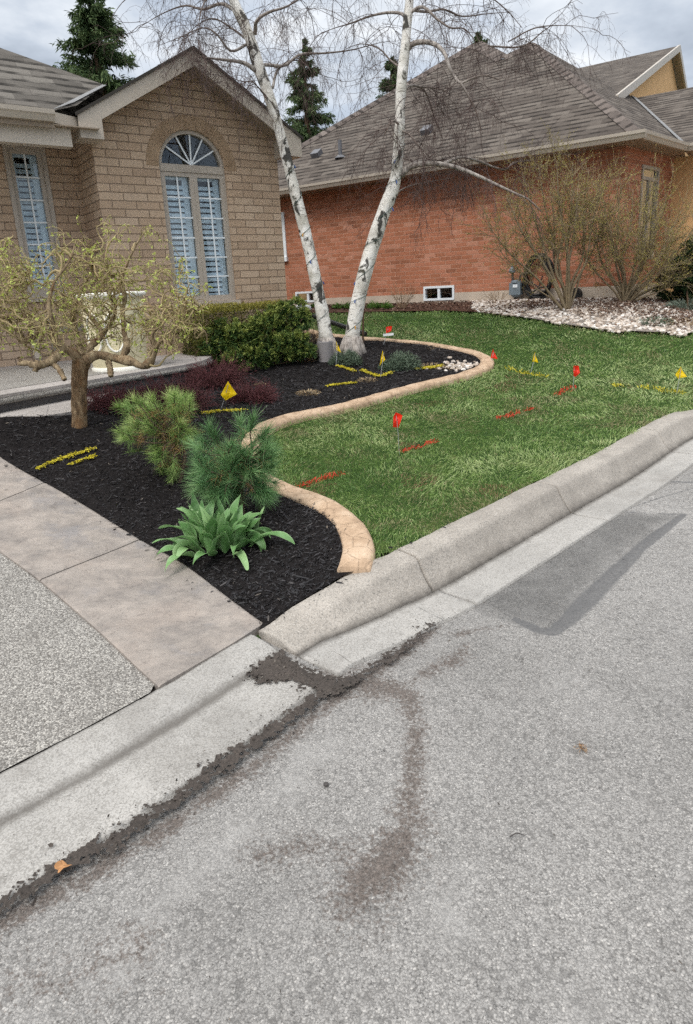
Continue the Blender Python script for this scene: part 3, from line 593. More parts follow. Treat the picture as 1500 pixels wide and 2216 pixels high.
b.f += [np.array([list(range(k_))[::-1]]), np.array([list(range((len(EDGE) - 1) * k_, len(EDGE) * k_))])]; b.m += [np.array([0])] * 2
tag(b.build('garden_edging', M_EDGE, smooth=True, origin=EDGE[0]), 'tan stamped concrete edging curving between the black mulch and the lawn', 'garden edging')
# wet grit along the gutter edge
DIRT_PX = [(-40, 1985), (0, 1958), (100, 1893), (210, 1830), (300, 1777), (380, 1724), (470, 1656), (560, 1594), (640, 1536), (684, 1503), (668, 1490), (620, 1482), (560, 1482), (537, 1474), (548, 1452), (578, 1426), (612, 1413), (650, 1446), (742, 1480), (800, 1447), (870, 1404), (940, 1352), (950, 1354), (882, 1409), (805, 1462), (745, 1500), (700, 1518), (655, 1556), (560, 1622), (430, 1712), (395, 1745), (300, 1812), (150, 1898), (0, 1986), (-40, 2006)]
DP = np.array([at_road(*p)[:2] for p in DIRT_PX])
def dirt_in(x, y):
    w_ = .02; return inside(DP, x + w_ * (vnoise(x, y, 22, 1) - .5) + .05 * (vnoise(x, y, 60, 4) - .5) + .03 * (vnoise(x, y, 160, 14) - .5), y + w_ * (vnoise(x, y, 22, 2) - .5) + .05 * (vnoise(x, y, 60, 6) - .5) + .03 * (vnoise(x, y, 160, 16) - .5))
mw = Mat('wet_grit'); M_GRIT = mw.fin(mw.ramp(mw.math('ADD', mw.math('MULTIPLY', mw.noise(90, 4), .6), mw.math('MULTIPLY', mw.noise(6, 5), .4)), (.35, hexc(54, 49, 45)), (.55, hexc(74, 67, 62)), (.75, hexc(108, 98, 90))), .8, mw.bump(mw.noise(160, 4), .8, .006), .3)
b = sheet(-1.6, 1.2, 1.0, 3.4, .007, lambda x, y: road(x, y) + .0145 + .004 * vnoise(x, y, 30, 9), dirt_in)
struct(b.build('gutter_grit', M_GRIT, smooth=True))
n = 42000; x = RNG.uniform(-1.6, 1.3, n); y = RNG.uniform(1.0, 3.5, n); dd, _ = dist_poly(np.r_[DP, DP[:1]], x, y); ins = inside(DP, x, y)
k = (dd < np.abs(RNG.normal(0, .045, n))) | (ins & (RNG.random(n) < .5)); x, y = x[k], y[k]; n = len(x); b = Buf()
D = np.stack([RNG.normal(size=n), RNG.normal(size=n), np.zeros(n)], 1); L = RNG.lognormal(math.log(.0045), .6, n)
b.blades(np.stack([x, y, road(x, y) + .017 + RNG.random(n) * .004], 1), D, L, L * RNG.uniform(.3, .8, n), -.3, rnd=RNG.random(n))
stuff(b.build('grit_crumbs', foliage('crumbs', (.02, .016, .014), (.05, .04, .034), (.16, .14, .12), 0, .9)))
# ================================================================== THE HOUSES
Z3 = np.array([0, 0, 1.0])
class Plane:
    """a vertical wall plane: (t, z, depth outwards) -> world"""
    def __init__(s, P, d): s.P = np.array([P[0], P[1], 0.0]); s.d = np.array([d[0], d[1], 0.0]); s.o = np.array([d[1], -d[0], 0.0])
    def w(s, t, z, k=0.0): return s.P + s.d * t + s.o * k + Z3 * z
    def px(s, x, y, k=0.0): return on_wall(x, y, s.P + s.o * k, s.d[:2])
    def quad(s, b, t0, t1, z0, z1, k=0.0, mat=0, u0=0):
        b.add([s.w(t0, z0, k), s.w(t1, z0, k), s.w(t1, z1, k), s.w(t0, z1, k)], [(0, 1, 2, 3)], mat, uv=[(u0 + t0, z0), (u0 + t1, z0), (u0 + t1, z1), (u0 + t0, z1)])
    def box(s, b, t0, t1, z0, z1, k0, k1, mat=0):
        b.box(s.w((t0 + t1) / 2, (z0 + z1) / 2, (k0 + k1) / 2), (abs(t1 - t0), abs(k1 - k0), abs(z1 - z0)), [s.d, s.o, Z3], mat)
    def grid(s, b, t0, t1, z0, z1, holes=(), u0=0, depth=.1, mat=0):
        ts = sorted({t0, t1, *[h[0] for h in holes], *[h[1] for h in holes]}); zs = sorted({z0, z1, *[h[2] for h in holes], *[h[3] for h in holes]})
        for a, c in zip(ts[:-1], ts[1:]):
            for e, f in zip(zs[:-1], zs[1:]):
                if any(h[0] <= a and c <= h[1] and h[2] <= e and f <= h[3] for h in holes): continue
                s.quad(b, a, c, e, f, 0, mat, u0)
        for h in holes: s.reveal(b, [(h[0], h[2]), (h[1], h[2]), (h[1], h[3]), (h[0], h[3])], depth, mat)
    def reveal(s, b, pts, depth, mat=0):
        for (a, c), (e, f) in zip(pts, pts[1:] + pts[:1]):
            L = math.hypot(e - a, f - c); vert = abs(e - a) < 1e-6
            uv = [(a, c), (e, f), (e, f), (a, c)]; uv = [(0, c), (0, f), (depth, f), (depth, c)] if vert else [(a, c), (e, f), (e, f + depth), (a, c + depth)]
            b.add([s.w(a, c), s.w(e, f), s.w(e, f, -depth), s.w(a, c, -depth)], [(0, 1, 2, 3)], mat, uv=uv)
def frame_bars(pl, b, t0, t1, z0, z1, w, k0, k1):
    pl.box(b, t0, t0 + w, z0, z1, k0, k1); pl.box(b, t1 - w, t1, z0, z1, k0, k1); pl.box(b, t0 + w, t1 - w, z0, z0 + w, k0, k1); pl.box(b, t0 + w, t1 - w, z1 - w, z1, k0, k1)
def roof_face(b, P, e0, edir, mat=0):
    """planar roof polygon with uv along the eave and up the slope"""
    P = np.asarray(P, float); edir = unit(edir); n = np.cross(P[1] - P[0], P[2] - P[0]); n = unit(n)
    if n[2] < 0: n = -n; P = P[::-1]
    up = unit(np.cross(n, edir)); up = up if up[2] > 0 else -up
    uv = np.stack([(P - e0) @ edir, (P - e0) @ up], 1)
    b.add(P, [tuple(range(len(P)))], mat, uv=uv)
    return n
def hit_plane(px, py, P, n):
    d = ray(px, py); return cam_c + d * (((P - cam_c) @ n) / (d @ n))
def slope_plane(P, eave_dir, inward, k):
    return unit(np.cross(unit(eave_dir), unit(np.array([inward[0], inward[1], k]))))
def gutter_run(b, A, B, out, mat=0, h=.11, w=.10):
    """K-style gutter along A-B"""
    prof = [(0, 0), (0, -h), (w * .55, -h), (w * .8, -h * .55), (w * .95, -h * .4), (w, 0), (w - .012, 0), (w - .02, -.02), (.012, -.02)]
    A = np.asarray(A); B = np.asarray(B); b.prism([A + out * p[0] + Z3 * p[1] for p in prof], B - A, mat)

# ------------------------------------------------ tan brick house
TH = math.radians(36); TD = np.array([math.cos(TH), math.sin(TH)])
TP = at_y(360, 761, 8.7); BAY = Plane(TP, TD); nin = -BAY.o
T0, T1 = -.60, 1.93; WA, WB, WS, WT = .20, 1.115, 1.53, 3.19; TC = (WA + WB) / 2; WR = (WB - WA) / 2; TAP = .675
def gable_z(t): return 4.34 - .585 * abs(t - TAP)
tan = thing('brick_house', BAY.w(0, .88), 'tan brick house with a gabled bay, arched window and brown grey shingle roof', 'house')
b = Buf()
BAY.quad(b, T0, WA, .3, WT); BAY.quad(b, WB, T1, .3, WT); BAY.quad(b, WA, WB, .3, WS)
arc = [(TC - WR * math.cos(a), WT + WR * math.sin(a)) for a in np.linspace(0, math.pi, 33)]
cols = [(T0, WT), (WA - .3, WT)] + arc + [(WB + .3, WT), (T1, WT)]
cols = sorted(cols + [(TAP, WT + math.sqrt(max(WR ** 2 - (TAP - TC) ** 2, 0)))])
for (a, za), (c, zc_) in zip(cols[:-1], cols[1:]):
    if c - a < 1e-6: continue
    b.add([BAY.w(a, za), BAY.w(c, zc_), BAY.w(c, gable_z(c)), BAY.w(a, gable_z(a))], [(0, 1, 2, 3)], uv=[(a, za), (c, zc_), (c, gable_z(c)), (a, gable_z(a))])
BAY.reveal(b, [(WA, WS), (WB, WS), (WB, WT)] + arc[::-1][1:-1] + [(WA, WT)], .12)
LW = on_wall(181, 460, BAY.w(T0, 0), nin[:2])[0]
LEFT = Plane(BAY.w(T0, 0, -LW), TD)
RET = Plane(BAY.w(T0, 0), -nin[:2] * -1)
b.add([BAY.w(T0, .3), BAY.w(T0, 3.56), BAY.w(T0, 3.56, -LW), BAY.w(T0, .3, -LW)], [(0, 1, 2, 3)], uv=[(T0, .3), (T0, 3.56), (T0 - LW, 3.56), (T0 - LW, .3)])
b.add([BAY.w(T1, .3), BAY.w(T1, .3, -6), BAY.w(T1, 3.62, -6), BAY.w(T1, 3.62)], [(0, 1, 2, 3)], uv=[(T1, .3), (T1 + 6, .3), (T1 + 6, 3.62), (T1, 3.62)])
lw_r = LEFT.px(96, 318)[0]; lw_l = LEFT.px(4, 320)[0]; lw_t = LEFT.px(95, 316)[1]; lw_b = LEFT.px(100, 640)[1]
LEFT.grid(b, -9, 0, .3, 3.56, [(lw_l, lw_r, lw_b, lw_t)], u0=T0 - LW)
b.build('wall', M_TANB, tan)
# arch of radial bricks, standing 4 mm proud
b = Buf(); nb = 27
for i in range(nb):
    a0, a1 = math.pi * i / nb + .006, math.pi * (i + 1) / nb - .006; r0, r1 = WR + .002, WR + .165
    P = [BAY.w(TC - r * math.cos(a), WT + r * math.sin(a), .0025) for r, a in ((r0, a0), (r1, a0), (r1, a1), (r0, a1))]
    b.prism(P, BAY.o * -.03)
m_ = Mat('arch_brick'); M_ARCH = m_.fin(m_.mix(m_.ramp(m_.noise(60, 3), (.5, 0), (.75, .4)), m_.ramp(m_.noise(6, 4), (.3, hexc(142, 119, 96)), (.7, hexc(174, 150, 124))), hexc(90, 72, 58)), .9, m_.bump(m_.noise(60, 4), .5, .008), .2)
b.build('brick_arch', M_ARCH, tan)
# stone sill
b = Buf(); BAY.box(b, WA - .03, WB + .03, WS - .085, WS - .002, -.09, .05); b.build('window_sill', M_FOUND, tan)
def glazing(pl, t0, t1, z0, z1, cols_, rows, parent, k=-.055, shut=True, slat=.068, mw=.018, dark_to=None):
    """one sash: sub-parts frame, muntin, pane, shutter of the window PARENT"""
    b = Buf(); frame_bars(pl, b, t0, t1, z0, z1, .052, k - .03, k + .018); b.build('sash', M_TRIM2, parent)
    a, c, e, f = t0 + .052, t1 - .052, z0 + .052, z1 - .052; b = Buf()
    for i in range(1, cols_): t = a + (c - a) * i / cols_; pl.box(b, t - mw / 2, t + mw / 2, e, f, k - .008, k + .004)
    for i in range(1, rows): z = e + (f - e) * i / rows; pl.box(b, a, c, z - mw / 2, z + mw / 2, k - .0085, k + .0045)
    b.build('muntin', M_WHITE, parent)
    b = Buf(); pl.box(b, a - .01, c + .01, e - .01, f + .01, k - .016, k - .0125); b.build('pane', M_GLASS, parent)
    if shut:
        b = Buf(); frame_bars(pl, b, a - .005, c + .005, e - .005, f + .005, .035, k - .085, k - .06)
        pl.box(b, c - .075, c - .03, e, f, k - .0845, k - .059)
        n = int((f - e - .1) / slat)
        for i in range(n):
            z = e + .07 + (f - e - .12) * i / n; ang = math.radians(70); ax = [pl.d, pl.o * math.cos(ang) - Z3 * math.sin(ang), pl.o * math.sin(ang) + Z3 * math.cos(ang)]
            b.box(pl.w((a + c) / 2 - .02, z, k - .075), (c - a - .10, slat * .74, .009), ax)
        b.build('shutter', M_SHUT, parent)
b = Buf(); frame_bars(BAY, b, WA + .001, WB - .001, WS, WT + .001, .022, -.115, -.03)
BAY.box(b, WA + .022, WB - .022, WT - .045, WT + .045, -.11, -.025)
for r0, r1, k0, k1 in ((WR - .045, WR - .001, -.11, -.03),):
    for i in range(32):
        a0, a1 = math.pi * i / 32, math.pi * (i + 1) / 32
        b.prism([BAY.w(TC - r * math.cos(a), WT + r * math.sin(a), k1) for r, a in ((r0, a0), (r1, a0), (r1, a1), (r0, a1))], BAY.o * (k0 - k1))
win = b.build('arched_window', M_TRIM2, tan)
glazing(BAY, WA + .022, TC - .001, WS + .022, WT - .046, 2, 6, win); glazing(BAY, TC + .001, WB - .022, WS + .022, WT - .046, 2, 6, win)
b = Buf(); c0 = BAY.w(TC, WT + .05, -.06)
for a in (32, 62, 93, 121, 150):
    a = math.radians(a); v = BAY.d * -math.cos(a) + Z3 * math.sin(a); q = np.cross(BAY.o, v); b.box(c0 + v * .2, (.4, .018, .012), [v, q, BAY.o])
b.lathe(c0 - Z3 * .0, [(0, -.01), (.03, -.005), (.03, .012), (0, .016)], 12); b.build('fan_muntin', M_WHITE, win)
b = Buf(); P = [BAY.w(TC - (WR - .04) * math.cos(a), WT + .04 + (WR - .07) * math.sin(a), -.075) for a in np.linspace(0, math.pi, 24)]; b.prism(P, BAY.o * .004); b.build('pane', M_GLASS, win)
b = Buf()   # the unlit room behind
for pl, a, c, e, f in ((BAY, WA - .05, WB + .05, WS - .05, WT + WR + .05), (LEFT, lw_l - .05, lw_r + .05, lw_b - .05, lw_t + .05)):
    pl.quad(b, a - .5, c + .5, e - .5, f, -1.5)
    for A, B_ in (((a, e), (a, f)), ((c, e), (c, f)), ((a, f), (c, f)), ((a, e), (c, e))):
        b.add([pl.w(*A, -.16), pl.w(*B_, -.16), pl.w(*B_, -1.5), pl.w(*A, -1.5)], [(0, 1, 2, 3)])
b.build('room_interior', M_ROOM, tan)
b = Buf(); frame_bars(LEFT, b, lw_l + .001, lw_r - .001, lw_b, lw_t, .05, -.09, .012); LEFT.box(b, lw_l - .02, lw_r + .02, lw_b - .07, lw_b, -.05, .05); win2 = b.build('window', M_TRIM2, tan)
glazing(LEFT, lw_l + .05, lw_r - .05, lw_b + .05, lw_t - .05, 2, 6, win2, k=-.035)
# rake boards, soffits, gutters
OV = .30; fz_o = OV; TL, TR = -.80, 2.15
b = Buf()
def rake(b, t0, t1, zo, zi, k0, k1):
    f = lambda t, o: gable_z(t) + o
    P = [BAY.w(t0, f(t0, zi), k1), BAY.w(t1, f(t1, zi), k1), BAY.w(t1, f(t1, zo), k1), BAY.w(t0, f(t0, zo), k1)]; b.prism(P, BAY.o * (k0 - k1))
rake(b, TL, TAP - .001, .135, -.045, OV - .03, OV); rake(b, TAP + .001, TR, .135, -.045, OV - .03, OV)
b.build('rake_board', M_TRIM, tan)
b = Buf(); rake(b, TL + .003, TAP - .001, -.005, -.02, .001, OV - .031); rake(b, TAP + .001, TR - .003, -.005, -.02, .001, OV - .031); b.build('gable_soffit', M_SOFF, tan)
for s, (a, c) in ((0, (TL, TL + .26)), (1, (TR - .26, TR))):
    b = Buf(); zz = [gable_z(a), gable_z(c)]; zb = min(zz) - .10
    b.prism([BAY.w(a, zb, OV + .003), BAY.w(c, zb, OV + .003), BAY.w(c, zz[1] + .01, OV + .003), BAY.w(a, zz[0] + .01, OV + .003)], BAY.o * -(OV + .001)); b.build('eave_return', M_TRIM, tan)
EZ = gable_z(TL) + .12
IC = at_z(113, 240, EZ)       # inside corner of the eaves
MN = slope_plane(IC, BAY.d, nin, .85); MN = MN if MN[2] > 0 else -MN
V1 = hit_plane(228, 184, IC, MN); H1 = hit_plane(0, 103, IC, MN); H0 = H1 + (H1 - V1) * .8; EL = IC - BAY.d * 7
R1 = hit_plane(166, 228, IC, MN); b = Buf(); roof_face(b, [IC, R1, V1, H1, H0, EL], IC, BAY.d)
back = nin * 3 - Z3 * 1.2; b.add([V1, V1 + back, H0 + back, H0], [(0, 1, 2, 3)], uv=[(0, 0), (0, 3), (6, 3), (6, 0)])
AP = BAY.w(TAP, gable_z(TAP) + .165, OV + .02)
for t in (TL - .03, TR + .03):
    e0 = BAY.w(t, gable_z(t) + .165, OV + .02)
    roof_face(b, [e0, AP, AP + nin * 6, e0 + nin * 6], e0, nin); b.add([e0, AP, AP - Z3 * .035, e0 - Z3 * .035], [(0, 1, 2, 3)])
    b.add([e0 - Z3 * .035, AP - Z3 * .035, AP + nin * 6 - Z3 * .035, e0 + nin * 6 - Z3 * .035], [(0, 1, 2, 3)])
b.build('roof', M_SHING, tan)
b = Buf(); b.prism([q_ + MN * .012 for q_ in (IC, hit_plane(221, 186, IC, MN), hit_plane(230, 187, IC, MN), hit_plane(160, 224, IC, MN))], MN * .006); b.build('valley_flashing', M_FLASH, tan)
b = Buf(); gutter_run(b, IC - Z3 * .005, EL, BAY.o); gutter_run(b, IC - Z3 * .004, BAY.w(TL, EZ - .006, OV - .05), unit(np.cross(Z3, IC - BAY.w(TL, EZ, OV - .05))) * -1)
b.build('gutter', M_TRIM, tan)
b = Buf(); zs_ = EZ - .13
LO = (LEFT.P - IC) @ -BAY.o   # overhang of the main eave
M_FRIEZE = plain('frieze_paint', hexc(188, 178, 165), .5, .4, .04, 5); kf = LO - .10; ff = [LEFT.px(158, 318, kf), LEFT.px(0, 299, kf)]; LEFT.box(b, -9, ff[0][0], ff[0][1], zs_ - .008, kf - .14, kf); b.build('frieze_board', M_FRIEZE, tan); b = Buf()
b.box(IC + BAY.d * (-7 + (BAY.w(T0, 0) - IC) @ BAY.d - .004) / 2 - BAY.o * (LO / 2) + Z3 * (zs_ - IC[2]), (7 + (BAY.w(T0, 0) - IC) @ BAY.d, LO - .01, .012), [BAY.d, BAY.o, Z3])
b.box(IC - BAY.d * 3.5 + Z3 * (zs_ - IC[2] + .03) + BAY.o * -.012, (7, .02, .13), [BAY.d, BAY.o, Z3]); b.build('soffit', M_SOFF, tan)

# ------------------------------------------------ red brick house
BWALL = Plane(BW + np.append(BD * 9.2, 0), -BD); L0 = 9.2          # t runs left to right, corner at 9.2
e2 = np.array([math.cos(math.radians(43.5)), math.sin(math.radians(43.5))]); RWALL = Plane(BW, e2)
red = thing('brick_house', BW, 'red brick house with a steep brown hip roof and pale concrete foundation', 'house')
EZ2 = 3.62; FT = 1.43
def bw(x0, y0, x1, y1): a = BWALL.px(x0, y0); c = BWALL.px(x1, y1); return (a[0], c[0], a[1], c[1])
bw1 = bw(918, 651, 984, 617); bw2 = bw(642, 655, 694, 629); holes = [bw1, bw2]
b = Buf(); BWALL.grid(b, -.6, L0, FT, EZ2 - .02, [(h[0], h[1], FT, h[3]) for h in holes], depth=.08)
rw = (*[RWALL.px(x, 400)[0] for x in (1387, 1424)], RWALL.px(1390, 520)[1] - .3, RWALL.px(1390, 356)[1])
RWALL.grid(b, 0, 2.0, FT, EZ2 - .02, [rw], u0=L0, depth=.08); b.build('wall', M_REDB, red)
b = Buf()
F1 = Plane(BWALL.w(0, 0, .012), BWALL.d[:2]); F1.grid(b, -.6, L0 + .012, .6, FT - .002, [(h[0], h[1], h[2], FT - .002) for h in holes], depth=.06); F2 = Plane(RWALL.w(0, 0, .012), e2); F2.grid(b, -.012, 2, .6, FT - .002)
b.add([BWALL.w(-.6, FT - .002, .012), BWALL.w(L0 + .012, FT - .002, .012), BWALL.w(L0 + .012, FT - .002, -.02), BWALL.w(-.6, FT - .002, -.02)], [(0, 1, 2, 3)]); b.build('foundation', M_FOUND, red)
for i, h in enumerate(holes):
    b = Buf(); frame_bars(BWALL, b, h[0], h[1], h[2], h[3], .04, -.05, .028); w_ = b.build('basement_window', M_WHITE, red); mid = (h[0] + h[1]) / 2
    b = Buf(); BWALL.box(b, mid - .025, mid + .025, h[2] + .04, h[3] - .04, -.03, .02); b.build('mullion', M_WHITE, w_)
    b = Buf(); BWALL.box(b, h[0] + .03, h[1] - .03, h[2] + .03, h[3] - .03, -.018, -.012); b.build('pane', M_GLASS, w_)
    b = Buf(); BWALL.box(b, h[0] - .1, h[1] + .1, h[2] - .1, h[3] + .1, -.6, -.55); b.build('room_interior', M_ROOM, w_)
b = Buf(); frame_bars(RWALL, b, *rw, .05, -.05, .02); RWALL.box(b, rw[0], rw[1], rw[3] - .22, rw[3] - .17, -.04, .018); m_ = (rw[0] + rw[1]) / 2; RWALL.box(b, m_ - .03, m_ + .03, rw[2] + .05, rw[3] - .22, -.04, .017); w_ = b.build('window', M_TRIM2, red)
b = Buf(); RWALL.box(b, rw[0] + .04, rw[1] - .04, rw[2] + .04, rw[3] - .04, -.03, -.024); b.build('pane', M_GLASS, w_)
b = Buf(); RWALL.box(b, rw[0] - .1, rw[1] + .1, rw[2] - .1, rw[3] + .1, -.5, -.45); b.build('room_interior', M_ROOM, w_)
b = Buf(); a = BWALL.px(605, 460); c = BWALL.px(622, 556); BWALL.box(b, c[0] - 1.0, c[0], c[1], a[1], -.03, .025); BWALL.box(b, c[0] - 1.0, c[0] + .02, c[1] - .09, c[1], -.03, .06); b.build('side_window', M_WHITE, red)
# roof
E0 = hit_plane(1384, 283, np.array([0, 0, EZ2]), Z3); d1 = np.append(BD, 0); d2 = np.append(e2, 0)
in1 = np.array([-d1[1], d1[0], 0]); in1 = in1 if in1 @ d2 > 0 else -in1
N1 = slope_plane(E0, d1, in1, .70); N1 = N1 if N1[2] > 0 else -N1
A = hit_plane(1158, 95, E0, N1); S_ = hit_plane(1088, 128, E0, N1); B_ = hit_plane(1030, 96, E0, N1)
far = hit_plane(690, 295, E0, N1); EL2 = E0 + d1 * ((far - E0) @ d1 + (far - B_) @ d1 * .55)
u_ = (far - B_); t_ = (EZ2 - B_[2]) / u_[2]; EL2 = B_ + u_ * t_
b = Buf(); roof_face(b, [E0, A, S_, B_, EL2], E0, d1)
N2 = unit(np.cross(d2, A - E0)); N2 = N2 if N2[2] > 0 else -N2
V0 = hit_plane(1512, 331, E0, N2); Vt = hit_plane(1374, 212, E0, N2); X1 = hit_plane(1256, 150, E0, N2)
ER = E0 + d2 * ((V0 - E0) @ d2)
roof_face(b, [E0, ER, Vt, X1, A], E0, d2)
back = in1 * 4.5; Ab = A + back * .6 - Z3 * .2
b.add([A, S_, S_ + back - Z3 * 2.5, A + back - Z3 * 2.5], [(0, 1, 2, 3)], uv=[(0, 0), (1, 0), (1, 4), (0, 4)])
b.add([S_, B_, B_ + back - Z3 * 2.5, S_ + back - Z3 * 2.5], [(0, 1, 2, 3)], uv=[(0, 0), (1, 0), (1, 4), (0, 4)])
b.add([B_, EL2, EL2 + back, B_ + back - Z3 * 2.5], [(0, 1, 2, 3)], uv=[(0, 0), (4, 0), (4, 4), (0, 4)])
b.add([A, A + back - Z3 * 2.5, X1 + d2 * 3 - Z3, X1], [(0, 1, 2, 3)], uv=[(0, 0), (4, 0), (4, 4), (0, 4)])
# garage wing roof and ridge caps
WN_r = Vt - d1 * 6; We = ER - d1 * 6
roof_face(b, [Vt, ER, We, WN_r], ER, d1)
b.build('roof', M_SHING2, red)
cap = shingles('ridge_cap', [hexc(90, 82, 77), hexc(116, 106, 100), hexc(130, 120, 113)], .9, .22)
b = Buf()
for P, Q, na, nb_ in ((E0, A, N1, N2), (A, S_, N1, N1), (S_, B_, N1, N1), (EL2, B_, N1, N1)):
    v = unit(Q - P); s1 = unit(np.cross(v, na)); s1 = s1 if (s1 @ (-(d1 if False else v)) > -9) else s1
    s1 = np.cross(na, v); s2 = np.cross(nb_, v); s1 = unit(s1); s2 = unit(s2)
    if na is not nb_: s1 = s1 if s1 @ d1 > 0 else -s1; s2 = s2 if s2 @ d2 > 0 else -s2
    else: s2 = -s1
    L = np.linalg.norm(Q - P); up = unit(na + nb_) * .02
    for sgn in (s1, s2): b.add([P + up, Q + up, Q + sgn * .15 + up * .5, P + sgn * .15 + up * .5], [(0, 1, 2, 3)], uv=[(0, 0), (0, L), (.3, L), (.3, 0)])
b.build('ridge_cap', cap, red)
b = Buf(); v = ER - Vt; s1 = unit(np.cross(v, N2)) * .11; b.prism([Vt - s1 + N2 * .012, ER - s1 + N2 * .012, ER + s1 + N2 * .012, Vt + s1 + N2 * .012], N2 * .008); b.build('valley_flashing', M_FLASH, red)
b = Buf(); gutter_run(b, E0 + d2 * 0 - d1 * .1, EL2, -in1); o2 = np.array([d2[1], -d2[0], 0]); gutter_run(b, E0, ER, o2); gutter_run(b, ER, We, -in1); b.build('gutter', M_TRIM, red)
b = Buf(); zs_ = EZ2 - .10; ov1 = abs((BW - E0) @ in1); ov2 = abs((BW - E0) @ o2)
b.add([E0 + Z3 * (zs_ - EZ2), EL2 + Z3 * (zs_ - EZ2), EL2 + in1 * (ov1 + .02) + Z3 * (zs_ - EZ2), np.array([BW[0], BW[1], zs_]) - d1 * .02 - d2 * -.02], [(0, 1, 2, 3)])
b.add([E0 + Z3 * (zs_ - EZ2 - .001), np.array([BW[0], BW[1], zs_ - .001]), RWALL.w(2.6, zs_ - .001, -.02), ER + Z3 * (zs_ - EZ2 - .001)], [(0, 1, 2, 3)])
b.add([ER + Z3 * (zs_ - EZ2 - .003), We + Z3 * (zs_ - EZ2 - .003), We + in1 * 1.2 + Z3 * (zs_ - EZ2 - .003), ER + in1 * 1.2 + Z3 * (zs_ - EZ2 - .003)], [(0, 1, 2, 3)]); b.build('soffit', M_SOFF, red)
b = Buf(); G = Plane(hit_plane(1487, 420, ER + in1 * .55, in1), -d1[:2]); tq = RWALL.w(1.98, 0)
G.grid(b, -.03, 5, .5, zs_ - .004); c_ = G.w(-.03, 0); b.add([c_ + Z3 * .5, c_ + Z3 * (zs_ - .004), tq + Z3 * (zs_ - .004), tq + Z3 * .5], [(0, 1, 2, 3)]); b.build('stucco_wing', M_STUCCO, red)
M_VENT = plain('vent_metal', hexc(92, 92, 96), .5, .5, .1); b = Buf()
for x, y in ((687, 337), (925, 287)):
    c = hit_plane(x, y, E0, N1); ax = [d1, unit(np.cross(N1, d1)), N1]; b.box(c + N1 * .05, (.19, .19, .10), ax, 0); b.box(c + N1 * .06 - ax[1] * .09, (.12, .02, .07), ax, 1); b.build('roof_vent', [M_VENT, M_ROOM], red); b = Buf()
c = hit_plane(737, 340, E0, N1); b.tube([c - Z3 * .05, c + Z3 * .32], .04, 10); b.lathe(c - Z3 * .02, [(.12, 0), (.1, .03), (.05, .06)], 12); b.build('vent_pipe', M_VENT, red)

# ------------------------------------------------ stucco house far right
G1 = at_y(1473, 98, 19.0); gh = thing('stucco_house', (G1[0], G1[1], 1.2), 'distant peach stucco house with a steep gable above the red brick house roof', 'house')
def on_gable(px, py, k=0): 
    P = G1 + d1 * k; d = ray(px, py); return cam_c + d * (((P - cam_c) @ d1) / (d @ d1))
g_l = on_gable(1338, 207); g_r = G1 + (G1 - g_l) * [1, 1, -1] ; g_r[2] = g_l[2]
b = Buf()
for g in (g_l, g_r): roof_face(b, [g, G1, G1 + d1 * 9, g + d1 * 9], g, d1); 
b.build('roof', M_SHING2, gh)
b = Buf(); hz = unit((g_l - G1) * [1, 1, 0]); 
for g in (g_l, g_r):
    v = unit(g - G1); q = Z3 * -.14; b.prism([G1 + Z3 * .02, g + Z3 * .02, g + q, G1 + q], d1 * .05)
b.prism([g_l, g_l + d1 * 9, g_l + d1 * 9 - Z3 * .17, g_l - Z3 * .17], -hz * .05)
b.build('rake_board', M_TRIM, gh)
b = Buf(); o_ = d1 * .22; gw = [g_l - hz * .15 - Z3 * .10, G1 - Z3 * .16, g_r + hz * .15 - Z3 * .10]
b.add([gw[0] + o_, gw[1] + o_, gw[2] + o_, gw[2] + o_ - Z3 * 5, gw[0] + o_ - Z3 * 5], [(0, 1, 2, 3, 4)]); b.add([gw[0] + o_, gw[0] + o_ - Z3 * 5, gw[0] + d1 * 9 - Z3 * 5, gw[0] + d1 * 9], [(0, 1, 2, 3)]); b.build('wall', M_STUCCO, gh)
b = Buf(); b.add([g_l - Z3 * .2, g_l + d1 * 9 - Z3 * .2, g_l + d1 * 9 - hz * .5 - Z3 * .2, g_l - hz * .5 - Z3 * .2], [(0, 1, 2, 3)]); b.add([g_l - Z3 * .12, G1 - Z3 * .14, G1 - Z3 * .14 + o_, g_l - Z3 * .12 + o_], [(0, 1, 2, 3)]); b.add([g_r - Z3 * .12, G1 - Z3 * .14, G1 - Z3 * .14 + o_, g_r - Z3 * .12 + o_], [(0, 1, 2, 3)]); b.build('soffit', M_SOFF, gh)
